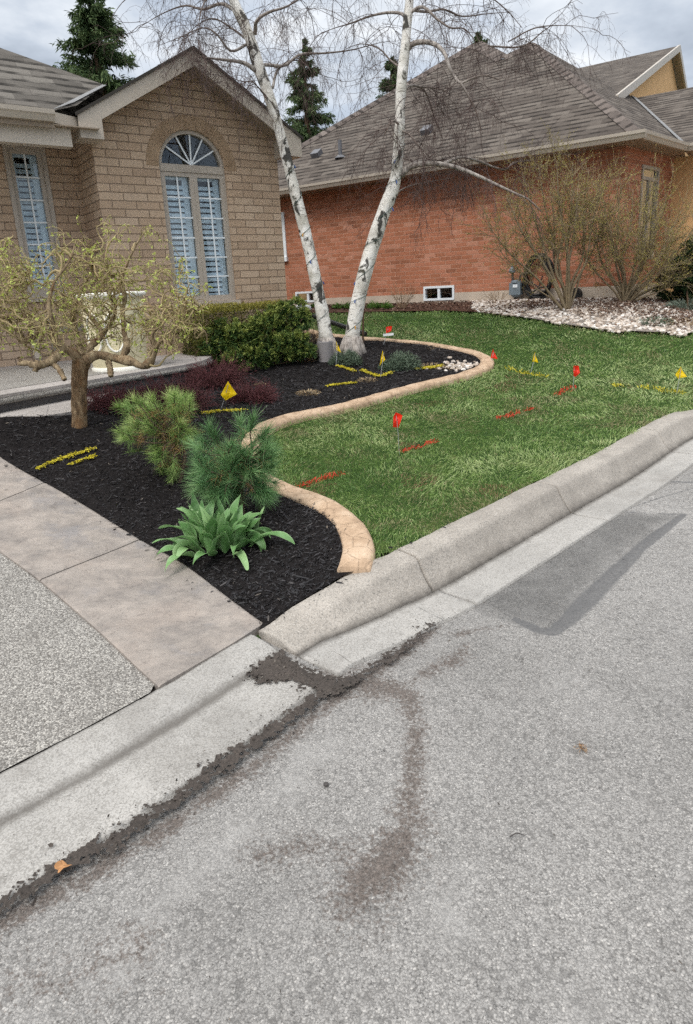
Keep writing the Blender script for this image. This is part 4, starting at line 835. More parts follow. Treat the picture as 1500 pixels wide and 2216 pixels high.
# ================================================================== GROUND COVER
def rough_in(poly, x, y, w=.08, s=6): return inside(poly, x + w * (vnoise(x, y, s, 21) - .5), y + w * (vnoise(x, y, s, 22) - .5))
def scatter(n, x0, x1, y0, y1, ok, near=3.0, p=1.3):
    x = RNG.uniform(x0, x1, n); y = RNG.uniform(y0, y1, n); d = np.hypot(x, y); k = RNG.random(n) < np.minimum(1, (near / d) ** p); x, y = x[k], y[k]
    k = ok(x, y); return x[k], y[k]
def line_w(pts): return np.array([gp(*p)[:2] for p in pts])
RED, YEL = hexc(196, 62, 42), hexc(206, 192, 58)
GRASS_MARKS = [('red', [(650, 1050), (690, 1036), (740, 1022)], .055, 'red spray paint streak on the grass between the edging bend and the nearest red flag'),
    ('red', [(868, 974), (900, 966), (936, 954)], .05, 'red spray paint streak on the grass at the foot of the nearest red flag'),
    ('red', [(1085, 902), (1118, 891)], .07, 'longer dull red paint smear in the middle of the lawn'), ('red', [(1138, 886), (1154, 882)], .05, 'tiny red paint dot beside the longer smear in the middle of the lawn'),
    ('red', [(1204, 852), (1238, 836)], .07, 'dark red paint smear on the grass at the foot of the upright red flag'),
    ('yellow', [(1102, 796), (1140, 806), (1176, 812)], .07, 'thin yellow paint line at the foot of the yellow flag past the bed tip'),
    ('yellow', [(1338, 832), (1352, 834)], .07, 'small isolated yellow paint spot on the lawn left of the long yellow line'), ('yellow', [(1392, 836), (1430, 842), (1470, 848)], .075, 'bright yellow paint line on the lawn leading to the rightmost yellow flag')]
MULCH_MARKS = [([(82, 1022), (120, 1005), (160, 992), (206, 979)], .028, 'long yellow paint streak on the mulch in front of the weeping tree'), ([(155, 1014), (172, 1006), (205, 995)], .024, 'short yellow paint streak below the long one in front of the weeping tree'),
    ([(440, 903), (480, 896), (526, 893)], .045, 'yellow paint line on the mulch at the foot of the large yellow flag'), ([(708, 843), (745, 836), (786, 832)], .04, 'straight yellow paint line on the mulch beside the tan edging'),
    ([(728, 796), (745, 801), (768, 810)], .035, 'faint yellow paint line at the foot of the flag by the birch'), ([(782, 806), (805, 815), (822, 820), (848, 812)], .04, 'bent yellow paint line at the foot of the flag by the grey green cushion plant'),
    ([(903, 805), (930, 802), (958, 798)], .05, 'faint yellow paint line at the bed tip by the white pebbles')]
gl = [line_w(m[1]) for m in GRASS_MARKS]; ml = [line_w(m[0]) for m in MULCH_MARKS]
def lawn_ok(x, y):
    e, _ = dist_poly(EDGE, x, y); k, _ = dist_poly(KP, x, y); return rough_in(LAWN, x, y, .11, 9) & (e > .078) | (inside(LAWN, x, y) & (e > .07))
x, y = scatter(1150000, -3.5, 9, 2.9, 16, lawn_ok, 3.6, 1.35)
n = len(x); d = np.hypot(x, y); e_, _ = dist_poly(EDGE, x, y); k_, _ = dist_poly(KP, x, y)
pn = vnoise(x, y, 1.1, 31) * .5 + vnoise(x, y, 3.3, 32) * .3 + vnoise(x, y, 9, 33) * .2
dead = (vnoise(x, y, 2.2, 41) * .6 + vnoise(x, y, 7, 42) * .4); wisp = vnoise(x, y, 5, 43)
fl = np.stack([vnoise(x, y, 4, 51) - .5, vnoise(x, y, 4, 52) - .5, np.zeros(n)], 1) * 2.2
D = fl + RNG.normal(0, .45, (n, 3)); D[:, 2] = RNG.uniform(.55, 1.3, n)
L = (.028 + .032 * RNG.random(n)) * (.75 + .55 * pn) + np.where((e_ < .14) | (k_ < .10), .012, 0); W = .0027 * np.clip(d / 4.5, .8, 2.6) * RNG.uniform(.7, 1.3, n)
P = np.stack([x, y, zt(x, y) - .012], 1); rv = np.clip(.33 + (pn - .5) * 1.6 + RNG.normal(.2, .2, n), 0, 1)
col = np.zeros(n, int); col[(dead + RNG.normal(0, .13, n)) > .69] = 1; col[RNG.random(n) < .055] = 1
spot = np.full(n, -1)
for i, (mk, ln) in enumerate(zip(GRASS_MARKS, gl)):
    dd, _ = dist_poly(ln, x, y); s_ = (dd < mk[2] * (.48 + .5 * vnoise(x, y, 30, 60 + i))) & (RNG.random(n) < .78); spot[s_] = i
for px, py, r in ((925, 872, .16), (1000, 815, .1), (900, 1042, .14), (885, 965, .12), (1060, 1062, .12), (690, 1060, .12), (1120, 812, .12), (1090, 836, .2)):
    c = gp(px, py); s_ = (np.hypot(x - c[0], y - c[1]) < r * (.5 + vnoise(x, y, 12, 70))) & (RNG.random(n) < .6); col[s_] = 2
M_GRASS = foliage('grass_blades', (.07, .15, .03), (.23, .35, .09), (.52, .60, .28), .3, .42, .4, 1.2)
M_DEAD = foliage('dry_grass', (.16, .14, .06), (.27, .25, .12), (.42, .38, .22), .2, .7); M_BROWN = foliage('brown_grass', (.10, .05, .03), (.22, .12, .07), (.3, .2, .12), .1, .8)
b = Buf(); s0 = spot < 0
for c in (0, 1, 2):
    k = s0 & (col == c); b.blades(P[k], D[k], L[k] * (1 if c == 0 else .85), W[k], RNG.uniform(.2, .9, k.sum()), c, rv[k] if c == 0 else RNG.random(k.sum()))
stuff(b.build('grass', [M_GRASS, M_DEAD, M_BROWN]))
def paint(nm, c): return foliage(nm, tuple(v * .75 for v in c), c, tuple(min(1, v * 1.15) for v in c), .1, .6, .3)
M_RP, M_YP = paint('red_marking_paint', RED), paint('yellow_marking_paint', YEL)
for i, mk in enumerate(GRASS_MARKS):
    k = spot == i; b = Buf(); b.blades(P[k], D[k], L[k] * 1.05, W[k] * 1.7, .5, 0, RNG.random(k.sum()))
    tag(b.build('paint_mark', M_RP if mk[0] == 'red' else M_YP, origin=(*gl[i][0], float(zt(*gl[i][0])))), mk[3], 'paint mark', 'utility marking paint')
# shredded black mulch
def bed_ok(x, y):
    e, _ = dist_poly(EDGE, x, y); return inside(BED, x, y) & (e > .07) & ~inside(STEP_AREA, x, y)
x, y = scatter(620000, -5, 3.5, 2.3, 11.5, bed_ok, 3.0, 1.5); n = len(x); d = np.hypot(x, y)
D = RNG.normal(size=(n, 3)); D[:, 2] = RNG.normal(0, .28, n); L = RNG.lognormal(math.log(.0165), .55, n) * np.clip(d / 4.5, 1, 1.8); W = np.clip(L * RNG.uniform(.12, .32, n), .0025, .009)
P = np.stack([x, y, bed_z(x, y) + .001 + RNG.random(n) * .016], 1); up = np.array([0, 0, 1.0]); sd_ = np.cross(D, up + RNG.normal(0, .5, (n, 3)))
mm = Mat('black_mulch'); r_ = mm.attr(); M_MULCH = mm.fin(mm.ramp(r_, (0, (.008, .007, .008)), (.55, (.017, .0155, .017)), (.88, (.034, .031, .034)), (.985, (.06, .054, .052)), (1, (.17, .14, .11))), .6, mm.bump(mm.noise(300, 3), .5, .002), .35)
spot = np.full(n, -1)
for i, (mk, ln) in enumerate(zip(MULCH_MARKS, ml)):
    dd, _ = dist_poly(ln, x, y); spot[(dd < mk[1] * (.4 + .9 * vnoise(x, y, 40, 80 + i))) & (RNG.random(n) < .75)] = i
b = Buf(); k = spot < 0; b.blades(P[k], D[k], L[k], W[k], RNG.uniform(-.3, .4, k.sum()), 0, RNG.random(k.sum()), sd_[k]); stuff(b.build('mulch', M_MULCH))
for i, mk in enumerate(MULCH_MARKS):
    pl_ = spline(np.c_[ml[i], np.zeros(len(ml[i]))], 200)[:, :2]; m_ = int(430 * mk[1] / .03); s_ = RNG.integers(0, 200, m_); q_ = pl_[s_] + RNG.normal(0, .34 * mk[1], (m_, 2)) * (.45 + .8 * vnoise(s_, s_ * 0, .11, i))[:, None]; k_ = (vnoise(s_, s_ * 0, .06, i + 9) > .16); q_ = q_[k_]; m_ = len(q_)
    b = Buf(); b.blades(np.c_[q_, bed_z(q_[:, 0], q_[:, 1]) + .012 + .012 * RNG.random(m_)], np.c_[RNG.normal(size=(m_, 2)), RNG.normal(0, .25, m_)], RNG.uniform(.012, .03, m_), RNG.uniform(.004, .009, m_), .1, 0, RNG.random(m_))
    tag(b.build('paint_mark', M_YP, origin=(*ml[i][0], float(zt(*ml[i][0])))), mk[2], 'paint mark', 'utility marking paint')
# stray chips and needles on the walk and kerb beside the bed
x, y = scatter(22000, -4, 1, 2.0, 7, lambda x, y: (~inside(BED, x, y)) & ((dist_poly(STRIP_R, x, y)[0] < np.abs(RNG.normal(0, .045, len(x)))) | ((dist_poly(KP[:160], x, y)[0] < np.abs(RNG.normal(0, .05, len(x)))) & (x < .6))), 9, 1)
n = len(x); hz_ = np.where(dist_poly(KP[:170], x, y)[0] < .14, road(x, y) + np.interp(dist_poly(KP, x, y)[1] * _kd[-1], _kd, KH) + .004, zt(x, y) + .017)
b = Buf(); L = RNG.lognormal(math.log(.009), .7, n); b.blades(np.stack([x, y, hz_], 1), np.c_[RNG.normal(size=(n, 2)), np.zeros(n)], L, np.maximum(L * .3, .002), -.1, 0, RNG.random(n)); stuff(b.build('mulch_crumbs', M_MULCH))
# pebbles
_ico_v = []; _t = (1 + 5 ** .5) / 2
_ico_v = np.array([(-1, _t, 0), (1, _t, 0), (-1, -_t, 0), (1, -_t, 0), (0, -1, _t), (0, 1, _t), (0, -1, -_t), (0, 1, -_t), (_t, 0, -1), (_t, 0, 1), (-_t, 0, -1), (-_t, 0, 1)]) / 1.9
_ico_f = np.array([(0, 11, 5), (0, 5, 1), (0, 1, 7), (0, 7, 10), (0, 10, 11), (1, 5, 9), (5, 11, 4), (11, 10, 2), (10, 7, 6), (7, 1, 8), (3, 9, 4), (3, 4, 2), (3, 2, 6), (3, 6, 8), (3, 8, 9), (4, 9, 5), (2, 4, 11), (6, 2, 10), (8, 6, 7), (9, 8, 1)])
def stones(b, x, y, size, zoff=0.0):
    n = len(x); V = _ico_v[None] * (1 + RNG.normal(0, .13, (n, 12, 1))) * size[:, None, None] * RNG.uniform(.6, 1.15, (n, 1, 3)) * np.array([1, 1, .65])
    a = RNG.uniform(0, 6.28, n); c, s = np.cos(a)[:, None], np.sin(a)[:, None]; V = np.stack([V[:, :, 0] * c - V[:, :, 1] * s, V[:, :, 0] * s + V[:, :, 1] * c, V[:, :, 2]], -1)
    V += np.stack([x, y, zt(x, y) + size * .3 + zoff], 1)[:, None]; b.add(V, (np.arange(n)[:, None, None] * 12 + _ico_f[None]).reshape(-1, 3), rnd=np.repeat(RNG.random(n), 12))
mm = Mat('white_river_stone'); M_STONE = mm.fin(mm.mix(mm.ramp(mm.noise(30, 4), (.4, 0), (.75, .35)), mm.ramp(mm.attr(), (0, hexc(140, 126, 112)), (.3, hexc(186, 172, 158)), (.7, hexc(216, 206, 196)), (1, hexc(232, 228, 222))), hexc(128, 112, 98)), .8, None, .3)
x, y = scatter(30000, 1, 10, 7, 13, lambda x, y: rough_in(GRAVEL, x, y, .30, 3), 30, 1); b = Buf(); stones(b, x, y, RNG.uniform(.022, .06, len(x)) * .8); stuff(b.build('river_stones', M_STONE, smooth=False))
c = gp(1012, 799); x = c[0] + RNG.normal(0, .17, 170); y = c[1] + RNG.normal(0, .09, 170); k = inside(BED, x, y) & (dist_poly(EDGE, x, y)[0] > .09); b = Buf(); stones(b, x[k], y[k], RNG.uniform(.02, .04, k.sum()), .02); stuff(b.build('white_pebbles', M_STONE))
# leaf litter and bark chips along the red house
x, y = scatter(30000, -4, 9, 7.5, 16, lambda x, y: rough_in(BARK, x, y, .2, 3), 30, 1); n = len(x); D = np.c_[RNG.normal(size=(n, 2)), RNG.normal(0, .35, n)]
M_LITTER = foliage('brown_leaf_litter', (.05, .028, .02), (.12, .07, .05), (.27, .18, .13), 0, .9); b = Buf(); b.blades(np.stack([x, y, zt(x, y) + .012 + .02 * RNG.random(n)], 1), D, RNG.uniform(.02, .06, n), RNG.uniform(.008, .03, n), .2, 0, RNG.random(n))
cl_ = [(gp(1420, 660), .9, .35), (gp(1470, 690), .6, .3), (gp(1180, 662), .8, .25), (gp(1310, 668), .6, .3)]
for c, rx, ry in cl_:
    m_ = 900; q = RNG.normal(size=(m_, 2)) * [rx / 2, ry]; b.blades(np.stack([c[0] + q[:, 0], c[1] + q[:, 1], zt(c[0] + q[:, 0], c[1] + q[:, 1]) + .045], 1), np.c_[RNG.normal(size=(m_, 2)), RNG.normal(0, .3, m_)], RNG.uniform(.02, .05, m_), RNG.uniform(.008, .025, m_), .2, 0, RNG.random(m_))
stuff(b.build('leaf_litter', M_LITTER))
# ================================================================== PLANTS
def pt(px, py, Y): return at_y(px, py, Y)
def rdir(n, up=0.0): v = RNG.normal(size=(n, 3)); v[:, 2] += up; return v / np.linalg.norm(v, axis=1, keepdims=True)
def grow(P0, D0, L, k=6, droop=0.0, wig=.25, up=0.0):
    """n wandering shoots -> (n,k,3)"""
    n = len(P0); P = np.empty((n, k, 3)); P[:, 0] = P0; D = D0 / (np.linalg.norm(D0, axis=1, keepdims=True) + 1e-12); st = (np.broadcast_to(L, (n,)) / (k - 1))[:, None]
    g = np.zeros((n, 3)); g[:, 2] = np.broadcast_to(up - droop, (n,))
    for i in range(1, k):
        D = D + RNG.normal(0, wig, (n, 3)) + g / (k - 1) * 2; D /= np.linalg.norm(D, axis=1, keepdims=True); P[:, i] = P[:, i - 1] + D * st
    return P
def along(P, m, lo=.15, hi=1.0):
    """m random stations on each shoot of P (n,k,3): positions, tangents, fraction, shoot number"""
    n, k, _ = P.shape; t = RNG.uniform(lo, hi, (n, m)) * (k - 1); i = np.minimum(t.astype(int), k - 2); f = (t - i)[..., None]; r = np.arange(n)[:, None]
    Q = P[r, i] * (1 - f) + P[r, i + 1] * f; T = P[r, i + 1] - P[r, i]
    return Q.reshape(-1, 3), T.reshape(-1, 3), (t / (k - 1)).ravel(), np.repeat(np.arange(n), m)
def taper(n, k, a, b_): return np.broadcast_to(np.linspace(1, 0, k)[None] * (np.broadcast_to(a, (n,))[:, None] - np.broadcast_to(b_, (n,))[:, None]) + np.broadcast_to(b_, (n,))[:, None], (n, k))
def limb(pts, Y, n=24):
    """pixel polyline with per-point depth offset -> smooth 3-D path with radii (radius given in photo pixels)"""
    P = []; 
    for p in pts:
        yy = Y + (p[3] if len(p) > 3 else 0); q = pt(p[0], p[1], yy); P.append([*q, p[2] * yy / FPX])
    S = spline(np.array(P), n); return S[:, :3], np.maximum(S[:, 3], .0015)

# ------------------------------------------------ birches
def birch_bark():
    m = Mat('birch_bark'); v = m.map((1, 1, .25)); r = m.attr()
    col = m.ramp(m.noise(5, 6, .65), (.3, hexc(176, 170, 160)), (.5, hexc(222, 218, 210)), (.7, hexc(238, 236, 232)))
    len_ = m.noise(1, 4, .6, m.map((9, 9, 60))); col = m.mix(m.ramp(len_, (.60, 0), (.68, .75)), col, hexc(90, 80, 72))
    scar = m.noise(1, 5, .7, m.map((7, 7, 4.2), (3, 1, 5)), .8); col = m.mix(m.ramp(scar, (.545, 0), (.60, .95)), col, hexc(40, 37, 33))
    gr = m.noise(3, 5, .7, m.map((1, 1, 1), (9, 2, 4))); col = m.mix(m.ramp(gr, (.5, 0), (.72, .5)), col, hexc(112, 110, 84))
    rough_ = m.ramp(m.noise(1, 5, .7, m.map((26, 26, 7))), (.35, hexc(104, 96, 90)), (.65, hexc(188, 180, 172)))
    col = m.mix(m.ramp(m.math('ADD', r, m.math('MULTIPLY', m.math('SUBTRACT', m.noise(9, 4), .5), .5)), (.55, 0), (.8, 1)), col, rough_)
    # attribute above 2: thin limbs turn dark brown
    tw = m.math('SUBTRACT', r, 2, True); col = m.mix(tw, col, hexc(96, 82, 74))
    return m.fin(col, .75, m.bump(m.math('ADD', m.math('MULTIPLY', scar, 1.5), m.noise(30, 4, .6, m.map((1, 1, .6)))), .5, .012), .3)
M_BIRCH = birch_bark(); M_TWIG = plain('birch_twig', hexc(84, 70, 66), .8, .2, .3, 2)
BY = 8.4
def birch(label, trunk, limbs, seed, nside=(12, 7, 4)):
    P, R = limb(trunk, BY, 90); R = R * np.interp(np.arange(90), [0, 6, 14, 60, 89], [.97, .86, .80, .84, .85]); base = P[0].copy(); root = thing('birch_tree', base, label, 'tree', 'birch trees in the mulch bed')
    b = Buf(); frac = np.linspace(0, 1, 90); h = P[:, 2] - base[2]; R = R * (1 + .05 * np.sin(frac * 70) * RNG.random(90))
    b.tube(P, R, 14, rnd=np.repeat(np.clip(1 - h / .75, 0, 1), 14))
    # root flare
    for a in np.arange(0, 6.28, 1.05): b.tube([P[4] + [math.cos(a) * R[4] * .5, math.sin(a) * R[4] * .5, 0], base + [math.cos(a) * R[0] * 1.25, math.sin(a) * R[0] * 1.25, -.03]], [R[0] * .5, R[0] * .38], 8, rnd=1.0)
    b.build('trunk', M_BIRCH, root, smooth=True)
    br = Buf(); shoots = []
    for l in limbs:
        Q, r = limb(l, BY, 26); r = r * np.linspace(1, .55 if r[0] > .03 else .4, 26); br.tube(Q, np.maximum(r, .0022), 7, rnd=np.repeat(np.clip(1.0 - (r - .006) / .014, 0, 1) * 1.0 + 2, 7) * (r.mean() < 9)); shoots.append(Q)
    br.build('branch', M_BIRCH, root, smooth=True)
    tw = Buf(); A = np.array(shoots)
    q, t, f, _ = along(A, nside[0], .12, 1); n = len(q); d = t / (np.linalg.norm(t, axis=1, keepdims=True) + 1e-9) * .5 + rdir(n) * [1, .9, .8]; L1 = RNG.uniform(.28, .95, n)
    S1 = grow(q, d, L1, 8, RNG.uniform(.0, 1.0, n), .22); tw.tubes(S1, taper(n, 8, .0040, .0018), 3)
    q, t, f, _ = along(S1, nside[1], .1, 1); n = len(q); d = t / (np.linalg.norm(t, axis=1, keepdims=True) + 1e-9) * .6 + rdir(n) * .9; S2 = grow(q, d, RNG.uniform(.10, .42, n), 7, RNG.uniform(.1, 1.4, n), .22); tw.tubes(S2, taper(n, 7, .0018, .0010), 3)
    q, t, f, _ = along(S2, nside[2], .1, 1); n = len(q); d = t / (np.linalg.norm(t, axis=1, keepdims=True) + 1e-9) * .7 + rdir(n) * .8; S3 = grow(q, d, RNG.uniform(.05, .2, n), 5, RNG.uniform(.3, 1.2, n), .2); tw.tubes(S3, taper(n, 5, .0011, .0007), 3)
    tw.build('twigs', M_TWIG, root); return P, R
BL = birch('left birch leaning left over the gable, white bark with black scars',
    [(710, 775, 21), (706, 735, 18), (698, 680, 16.5), (682, 600, 15.5), (667, 530, 15), (650, 460, 14.5), (632, 390, 13), (617, 330, 12.5), (597, 255, 12), (578, 195, 13), (560, 145, 13.5), (545, 95, 12.5), (528, 50, 12), (508, 8, 11), (490, -60, 10), (478, -160, 8), (470, -280, 5)],
    [[(563, 160, 5), (530, 137, 4.5, -.1), (490, 130, 4, -.2), (455, 126, 3.4, -.3), (428, 123, 2.6, -.4)], [(560, 148, 3.5), (575, 140, 3.5, .1), (615, 142, 3.2, .2), (650, 118, 3, .3), (700, 115, 2.6, .4), (760, 108, 2, .5), (830, 90, 1.3, .5)],
     [(552, 72, 4), (556, 45, 4, -.2), (580, 27, 3.6, -.3), (620, 14, 3, -.4), (660, -10, 2.5, -.5)], [(590, 190, 3), (602, 150, 2.6, .2), (640, 130, 2, .3), (690, 160, 1.3, .4)], [(520, 30, 4), (480, 8, 3.5, .2), (440, 20, 3, .3), (400, 12, 2.4, .4), (350, 30, 1.6, .5), (300, 60, 1, .5)],
     [(535, 95, 3), (500, 110, 2.6, -.2), (470, 75, 2.4, -.3), (440, 60, 1.8, -.3), (390, 80, 1.2, -.3), (340, 100, .9, -.3)], [(505, 0, 5), (470, -40, 4, .1), (400, -60, 3.2, .2), (330, -40, 2.4, .4), (270, 0, 1.6, .5), (240, 40, 1, .5)],
     [(500, -20, 4), (550, -60, 4, .2), (620, -70, 3, .4), (700, -50, 2.4, .5), (760, -10, 1.6, .5)], [(490, -60, 4), (460, -20, 3, -.3), (440, 10, 2, -.5), (430, 50, 1.4, -.6), (425, 90, 1, -.6)], [(580, 215, 2.5), (560, 190, 2, -.3), (540, 175, 1.6, -.4), (510, 190, 1, -.4)],
     [(540, 90, 2.5), (500, 60, 2.2, .2), (460, 40, 1.8, .3), (420, 60, 1.2, .4), (390, 100, .9, .4)]], 1)
BR = birch('right birch leaning right with a long low limb, white bark with black scars',
    [(762, 772, 23), (762, 735, 18.5), (768, 690, 18), (780, 630, 18.5), (798, 560, 18.5), (815, 505, 18), (832, 455, 17), (848, 415, 16), (857, 380, 14), (862, 330, 12.5), (865, 280, 12.5), (866, 235, 11), (868, 195, 12.5), (872, 150, 12), (877, 105, 11), (881, 55, 10), (886, 5, 9.5), (890, -60, 8), (892, -160, 6), (890, -280, 4)],
    [[(868, 380, 7), (885, 362, 6.5), (915, 354, 6, -.1), (955, 355, 5.5, -.2), (1000, 366, 5, -.3), (1040, 383, 4.5, -.4), (1080, 402, 4.2, -.5), (1115, 418, 3.6, -.6), (1145, 432, 3, -.7), (1172, 458, 2, -.8)],
     [(960, 354, 3.5, -.2), (1000, 340, 3.4, -.1), (1040, 350, 3.2, 0), (1070, 362, 3, .1), (1095, 366, 2.8, .2), (1112, 352, 2.4, .3), (1150, 347, 1.6, .3)], [(882, 365, 3), (900, 350, 2.8, .3), (940, 346, 2.4, .5), (985, 356, 2, .6), (1010, 380, 1.4, .6)],
     [(876, 118, 6), (890, 97, 5.5), (915, 90, 5.2, -.1), (942, 96, 5, -.2), (962, 115, 4.5, -.3), (972, 145, 4.2, -.4), (985, 168, 4, -.4), (998, 180, 3.8, -.5), (1020, 170, 3, -.5), (1048, 163, 2.4, -.5), (1080, 172, 1.6, -.5)], [(998, 180, 2.6, -.5), (1015, 210, 2.2, -.5), (1030, 240, 1.8, -.5), (1045, 290, 1.2, -.5)],
     [(870, 200, 3.2), (888, 185, 3, .2), (915, 192, 2.8, .3), (930, 220, 2.4, .4), (942, 260, 2, .5), (958, 300, 1.4, .5)], [(905, 187, 2.4, .2), (950, 192, 2, .3), (975, 205, 1.2, .3)], [(868, 283, 2.4), (885, 290, 2.2, -.2), (905, 315, 2, -.3), (925, 345, 1.4, -.3)], [(866, 270, 2.6), (850, 262, 2.4, -.2), (838, 280, 2, -.3), (828, 300, 1.5, -.3)],
     [(880, 45, 3.4), (870, 30, 3.2, .1), (840, 27, 3, .2), (800, 35, 2.6, .3), (760, 50, 2.2, .4), (720, 62, 1.4, .5), (680, 80, 1, .5)], [(882, 30, 3.6), (915, 15, 3.4, -.1), (945, 40, 3, -.2), (975, 60, 2.6, -.3), (1005, 62, 2.2, -.3), (1030, 90, 1.5, -.3)], [(886, 0, 4), (920, -30, 3.6, .2), (975, -40, 3, .3), (1040, -20, 2.4, .4), (1095, 20, 1.8, .5), (1130, 60, 1.2, .5)],
     [(888, -20, 4), (850, -60, 3.5, .1), (790, -70, 3, .2), (730, -50, 2.2, .3), (690, -10, 1.6, .4)], [(885, 20, 3), (925, 25, 3, .4), (960, 20, 2.6, .5), (1000, 35, 2.2, .6), (1050, 30, 1.6, .7), (1110, 25, 1, .8)], [(1060, 100, 1.6, .4), (1130, 100, 2, .5), (1175, 68, 1.8, .5), (1215, 40, 1, .5)], [(1100, 90, 1.2, .5), (1160, 60, 1.4, .5), (1230, 55, 1, .5), (1285, 62, .7, .5)],
     [(872, 150, 2.2), (845, 130, 2, .2), (820, 105, 1.8, .3), (780, 95, 1.4, .4), (740, 110, 1, .4)], [(855, 420, 2), (880, 405, 1.8, .5), (920, 395, 1.5, .8), (980, 385, 1.2, 1.0)]], 2)
# wires of outdoor lights wound round both trunks
M_WIRE = plain('green_wire', (.012, .05, .04), .5, .4, .2); M_BULB = plain('blue_bulb', (.03, .09, .30), .25, .6, .1); M_BULB2 = plain('amber_bulb', (.5, .25, .03), .25, .6, .1)
def lights_on(P, R, z0, z1, pitch, label, ph):
    zz = np.arange(z0, z1, .008); a = zz / pitch * 6.283 + ph + .5 * np.sin(zz * 9); c = np.stack([np.interp(zz, P[:, 2], P[:, k]) for k in (0, 1)], 1); r = np.interp(zz, P[:, 2], R) + .006
    W_ = np.c_[c[:, 0] + r * np.cos(a), c[:, 1] + r * np.sin(a), zz + .03 * np.sin(a * .5)]; root = thing('string_lights', W_[0], label, 'string lights', 'string lights on the birches')
    b = Buf(); b.tube(W_, .003, 5); b.build('wire', M_WIRE, root)
    for i in range(20, len(W_), 34):
        o = W_[i] - np.array([*c[i], W_[i][2]]); o = o / np.linalg.norm(o); b = Buf()
        b.tube([W_[i], W_[i] + o * .012 - [0, 0, .012], W_[i] + o * .016 - [0, 0, .016], W_[i] + o * .02 - [0, 0, .034], W_[i] + o * .021 - [0, 0, .042]], [.006, .006, .008, .007, .002], 6); b.build('bulb', M_BULB2 if (i // 34) % 4 == 0 else M_BULB, root)
lights_on(*BL, BL[0][0][2] + .25, BL[0][0][2] + 2.5, .34, 'green wired string lights spiralling up the left birch trunk', 0)
lights_on(*BR, BR[0][0][2] + .25, BR[0][0][2] + 2.6, .33, 'green wired string lights spiralling up the right birch trunk', 2)

# ------------------------------------------------ spruces beyond the roofs
M_SPRUCE = foliage('spruce_needles', (.022, .042, .018), (.052, .088, .034), (.14, .19, .075), .1, .7, .2, .8); M_BARK = plain('brown_bark', hexc(92, 74, 60), .9, .1, .3, 12, .6)
def spruce(px, ytop, ybase, half, Y, label, n=3000, full=1.0):
    top = pt(px, ytop, Y); bot = pt(px, ybase, Y); H = (top[2] - bot[2]); rad = half * Y / FPX; g = np.array([top[0], Y, .9]); root = thing('spruce_tree', g, label, 'tree', 'spruces behind the roofs')
    b = Buf(); b.tube([g, [top[0], Y, bot[2]], top], [.2, .15, .015], 8); b.build('trunk', M_BARK, root, smooth=True); f = Buf()
    nb = int(26 * H); z = RNG.random(nb) ** .8; a = RNG.uniform(0, 6.28, nb); r = rad * (z ** .75) * RNG.uniform(.6, 1.12, nb) + .05; st = np.c_[np.full(nb, top[0]), np.full(nb, Y), top[2] - z * H]
    d = np.c_[np.cos(a), np.sin(a), RNG.uniform(-.1, .35, nb)]; S = grow(st, d, r * 1.1, 8, .35, .06, .25); f.tubes(S, taper(nb, 8, .018, .004), 3, 1)
    m_ = max(6, int(n * 2.6 / nb)); q, t, fr, idx = along(S, m_, .12, 1.02); k = len(q); q = q + RNG.normal(0, .05, (k, 3)) * (.4 + r[idx] / rad)[:, None]; t = t / np.linalg.norm(t, axis=1, keepdims=True)
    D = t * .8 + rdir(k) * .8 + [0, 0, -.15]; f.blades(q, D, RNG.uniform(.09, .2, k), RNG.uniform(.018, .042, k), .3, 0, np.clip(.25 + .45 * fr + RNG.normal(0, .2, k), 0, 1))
    f.build('foliage', [M_SPRUCE, M_BARK], root)
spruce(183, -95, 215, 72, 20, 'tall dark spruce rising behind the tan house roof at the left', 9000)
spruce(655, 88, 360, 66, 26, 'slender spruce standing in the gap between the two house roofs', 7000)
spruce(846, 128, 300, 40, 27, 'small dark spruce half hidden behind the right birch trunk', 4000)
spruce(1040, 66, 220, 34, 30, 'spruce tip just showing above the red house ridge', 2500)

# ------------------------------------------------ weeping tree in front of the porch
WBASE = gp(172, 928); WY = WBASE[1]
M_WBARK = Mat('weeping_bark'); M_WBARK = M_WBARK.fin(M_WBARK.mix(M_WBARK.ramp(M_WBARK.noise(9, 5, .7), (.5, 0), (.7, .6)), M_WBARK.ramp(M_WBARK.noise(22, 6, .7, M_WBARK.map((1, 1, .4))), (.32, hexc(74, 62, 50)), (.5, hexc(146, 128, 102)), (.68, hexc(186, 168, 136))), hexc(110, 72, 44)), .9, M_WBARK.bump(M_WBARK.noise(40, 5, .7, M_WBARK.map((1, 1, .35))), .9, .015), .15)
M_WTWIG = plain('weeping_twig', hexc(158, 142, 106), .8, .2, .3, 6); M_BUD = foliage('spring_buds', (.24, .30, .045), (.46, .54, .10), (.66, .70, .26), .3, .5, .3, 4)
root = thing('weeping_tree', WBASE, 'small weeping tree with gnarled limbs and yellow green buds before the porch', 'tree')
b = Buf(); Q, r = limb([(172, 934, 18), (172, 900, 16.5), (171, 860, 15.5), (172, 820, 16), (174, 795, 18), (180, 775, 21)], WY, 26); r = r * (1 + .05 * RNG.normal(size=26)); b.tube(Q, r, 16); M_WTR = Mat('weeping_trunk_bark'); M_WTR = M_WTR.fin(M_WTR.mix(M_WTR.ramp(M_WTR.noise(10, 6, .75, M_WTR.map((1, 1, .6))), (.48, 0), (.62, .75)), M_WTR.ramp(M_WTR.noise(30, 6, .75, M_WTR.map((1, 1, .35))), (.34, hexc(66, 54, 42)), (.5, hexc(124, 102, 78)), (.68, hexc(172, 150, 120))), hexc(122, 90, 60)), .9, M_WTR.bump(M_WTR.noise(40, 6, .75, M_WTR.map((1, 1, .3))), 1, .02), .15); b.build('trunk', M_WTR, root, smooth=True)
b = Buf()
